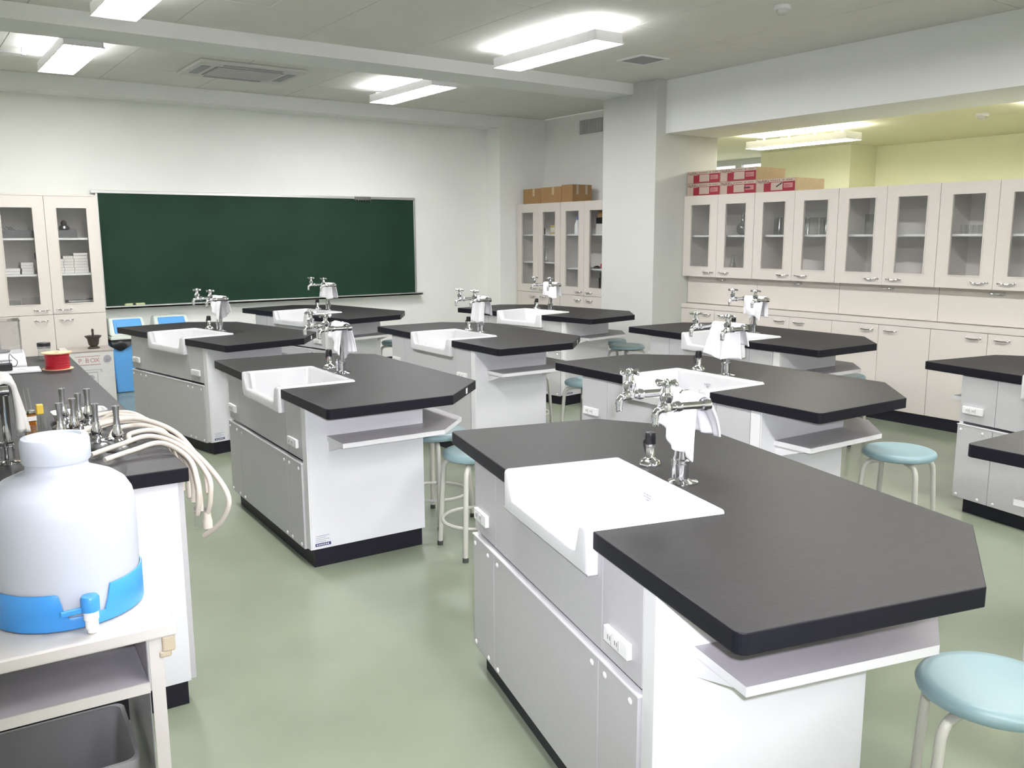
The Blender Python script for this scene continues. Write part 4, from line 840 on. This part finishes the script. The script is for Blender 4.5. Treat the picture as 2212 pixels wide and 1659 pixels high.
def make_bin(x, label, bag):
    t = thing('waste_bin', label, 'bin', (x, 8.20, 0))
    m = MB(); a, b_, c_, d_ = 0.30, 0.26, 0.36, 0.30
    def fr(w1, d1, z1, w2, d2, z2): return [(-w1/2, 0.15-d1/2, z1), (w1/2, 0.15-d1/2, z1), (w1/2, 0.15+d1/2, z1), (-w1/2, 0.15+d1/2, z1), (-w2/2, 0.15-d2/2, z2), (w2/2, 0.15-d2/2, z2), (w2/2, 0.15+d2/2, z2), (-w2/2, 0.15+d2/2, z2)]
    F = [(0, 3, 2, 1), (4, 5, 6, 7), (0, 1, 5, 4), (1, 2, 6, 5), (2, 3, 7, 6), (3, 0, 4, 7)]
    m.add(fr(a, b_, 0.001, c_-0.02, d_-0.02, 0.50), F); m.build('body', 'bin_blue', t, bevel=0.012)
    m = MB(); m.add(fr(c_, d_, 0.53, c_, d_, 0.565), F); m.build('rim', 'bin_rim', t, bevel=0.008)
    # hooded lid: sloped front frame with blue swing flap
    m = MB(); m.add([(-0.18, 0.0, 0.565), (0.18, 0.0, 0.565), (0.18, 0.30, 0.565), (-0.18, 0.30, 0.565), (-0.165, 0.13, 0.735), (0.165, 0.13, 0.735), (0.165, 0.25, 0.735), (-0.165, 0.25, 0.735)], F); m.build('hood', 'bin_rim', t, bevel=0.02)
    m = MB(); m.add([(-0.135, 0.010, 0.590), (0.135, 0.010, 0.590), (0.135, 0.035, 0.590), (-0.135, 0.035, 0.590), (-0.13, 0.105, 0.722), (0.13, 0.105, 0.722), (0.13, 0.13, 0.722), (-0.13, 0.13, 0.722)], F); m.build('flap', 'bin_blue', t, bevel=0.008)
    m = MB(); m.add([(-0.110, 0.018, 0.615), (0.110, 0.018, 0.615), (0.110, 0.03, 0.615), (-0.110, 0.03, 0.615), (-0.105, 0.072, 0.690), (0.105, 0.072, 0.690), (0.105, 0.09, 0.690), (-0.105, 0.09, 0.690)], F); m.build('push_panel', 'bin_blue', t, bevel=0.006)
    if bag:
        m = MB(); n = 24; v = []; f = []
        for i in range(n+1):
            u = -1+2*i/n
            for z, o_ in ((0.528, 0.004), (0.505, -0.006), (0.47+0.02*math.sin(7*u), -0.008), (0.452+0.03*math.sin(5*u+1), -0.002)): v.append((u*0.182, 0.15-0.15+o_+0.004*math.sin(9*u+z*40), z))
        for i in range(n):
            for k in range(3): f.append((i*4+k, i*4+k+1, (i+1)*4+k+1, (i+1)*4+k))
        m.add(v, f); o = m.build('bin_liner', 'bag_black', t, smooth=True); md = o.modifiers.new('t', 'SOLIDIFY'); md.thickness = 0.004
        B().box(-0.176, 0.176, 0.004, 0.296, 0.50, 0.53).build('liner_rim', 'bag_black', t)
    else: B().box(-0.176, 0.176, 0.004, 0.296, 0.50, 0.53).build('liner_rim', 'bag_black', t)
    return t
make_bin(0.725, 'blue waste bin with pale hooded lid and black liner, beside the white P BOX', True)
make_bin(1.150, 'blue waste bin with pale hooded lid, mostly behind the sink bench', False)

# ------------------------------------------------------------------ cart with the water tank
A3 = math.radians(-4)
ct = thing('cart', 'cream metal cart carrying the water tank', 'cart', (-0.772, 0.818, 0), A3)
B().box(-0.80, 0, 0, 0.46, 0.707, 0.735).build('top', 'cart_cream', ct, bevel=0.004)
for x0 in (-0.055, -0.765):
    for y0 in (0.010, 0.420): B().box(x0, x0+0.026, y0, y0+0.003, 0.012, 0.706).box(x0+0.023, x0+0.026, y0+0.003, y0+0.026, 0.012, 0.706).build('leg', 'cart_cream', ct)
for x0 in (-0.057, -0.767):
    for y0 in (0.008, 0.418): B().box(x0, x0+0.03, y0, y0+0.03, 0.0, 0.012).build('foot', 'rubber_dark', ct)
B().box(-0.760, -0.058, 0.014, 0.44, 0.592, 0.612).build('shelf', 'cart_shelf', ct, bevel=0.002); B().box(-0.760, -0.058, 0.010, 0.014, 0.590, 0.6125).build('shelf_edge', 'cart_cream', ct)
B().box(-0.760, -0.058, 0.014, 0.44, 0.14, 0.16).build('shelf', 'cart_shelf', ct, bevel=0.002)
B().box(-0.058, -0.056, 0.03, 0.42, 0.12, 0.70).build('side_panel', 'cart_shelf', ct)
B().box(-0.030, -0.004, 0.004, 0.05, 0.672, 0.707).box(-0.036, -0.012, 0.006, 0.04, 0.660, 0.675).build('corner_bumper', 'bumper_tan', ct, bevel=0.004)
cr = thing('crate', 'grey plastic crate on the bottom shelf of the cart', 'crate', (-0.845, 0.880, 0.161), A3)
m = MB(); v = []; f = []; loops = [(0.30, 0.120, 0.0), (0.315, 0.128, 0.215), (0.325, 0.134, 0.222), (0.327, 0.136, 0.262), (0.318, 0.128, 0.262), (0.306, 0.118, 0.20), (0.29, 0.11, 0.01)]
for a, b_, z in loops: v += [(x-0.33, y+0.137, z) for x, y in rrect(a, b_, 0.025, 4, 5)]
n = len(v)//len(loops)
for i in range(len(loops)-1):
    for k in range(n): f.append((i*n+k, i*n+(k+1) % n, (i+1)*n+(k+1) % n, (i+1)*n+k))
f.append(tuple(range(n-1, -1, -1))); f.append(tuple(range((len(loops)-1)*n, len(loops)*n))); m.add(v, f); m.build('shell', 'crate_grey', cr, smooth=True)
for k in range(5): B().box(-0.62+k*0.13, -0.616+k*0.13, 0.001, 0.008, 0.01, 0.22).build('rib', 'crate_grey', cr)
bm = bmesh.new(); bmesh.ops.create_icosphere(bm, subdivisions=4, radius=0.075); rnd = random.Random(4)
for vv in bm.verts:
    q = vv.co*38; d = 0.014*(math.sin(q.x*1.7+q.y)+math.sin(q.y*2.3-q.z*1.3)+math.sin(q.z*2.9+q.x*0.7)); vv.co += vv.normal*d; vv.co.z *= 0.7
me = bpy.data.meshes.new('plastic_bag'); bm.to_mesh(me); bm.free(); me.materials.append(MATS['clear_acrylic']); o = inst(me, 'plastic_bag', None, (-1.12, 1.02, 0.255)); tag(o, 'crumpled clear plastic bag in the grey crate', 'bag')

TK = (-0.935, 1.045, 0.735)
tk = thing('water_tank', 'translucent white water tank with bright blue base and tap', 'tank', TK)
B().lathe([(0.0, 0.002), (0.130, 0.002), (0.141, 0.010), (0.143, 0.06), (0.145, 0.12), (0.146, 0.19), (0.145, 0.228), (0.141, 0.248), (0.130, 0.268), (0.110, 0.284), (0.085, 0.295), (0.066, 0.302), (0.060, 0.310), (0.060, 0.326)], n=56).build('body', 'tank_plastic', tk, smooth=True)
B().lathe([(0.064, 0.322), (0.0665, 0.326), (0.0665, 0.366), (0.063, 0.374), (0.052, 0.376), (0.050, 0.371), (0.0, 0.371)], n=40).build('cap', 'tank_plastic', tk, smooth=True)
SPA = math.atan2(CAM_LOC.y-TK[1], CAM_LOC.x-TK[0])+0.20     # the tap faces the aisle end of the cart
m = MB(); v = []; f = []; n = 120
for i in range(n+1):
    a = 2*PI*i/n; da = (a-SPA+PI) % (2*PI)-PI
    h = 0.080
    if abs(da) < 0.26: h = 0.028
    elif abs(da) < 0.34: h = 0.028+(0.080-0.028)*(abs(da)-0.26)/0.08
    for r_, z in ((0.144, 0.0008), (0.1485, 0.004), (0.1485, h*0.5), (0.1485, h-0.002), (0.1470, h), (0.1452, h)): v.append((r_*math.cos(a), r_*math.sin(a), z))
for i in range(n):
    for k in range(5): f.append((i*6+k, (i+1)*6+k, (i+1)*6+k+1, i*6+k+1))
m.add(v, f); m.build('blue_base', 'tank_blue', tk, smooth=True)
c_, s_ = math.cos(SPA), math.sin(SPA)
def rot(mm): mm.v = [(p[0]*c_-p[1]*s_, p[0]*s_+p[1]*c_, p[2]) for p in mm.v]; return mm
tb = rot(B().tube([(0.140, 0, 0.042), (0.178, 0, 0.042)], 0.0105, 12).lathe([(0.0125, 0.012), (0.0125, 0.028), (0.0145, 0.030), (0.0145, 0.052)], (0.178, 0, 0), 14).lathe([(0.009, 0.002), (0.0105, 0.012)], (0.178, 0, 0), 12)).build('tap', 'dish_white', tk, smooth=True)
rot(B().lathe([(0.0175, 0.048), (0.0178, 0.074), (0.015, 0.079), (0, 0.080)], (0.178, 0, 0), 18)).build('tap_knob', 'tank_blue', tb, smooth=True)
rot(B().box(0.172, 0.180, -0.055, -0.012, 0.046, 0.058)).build('tap_lever', 'tank_blue', tb, bevel=0.002)
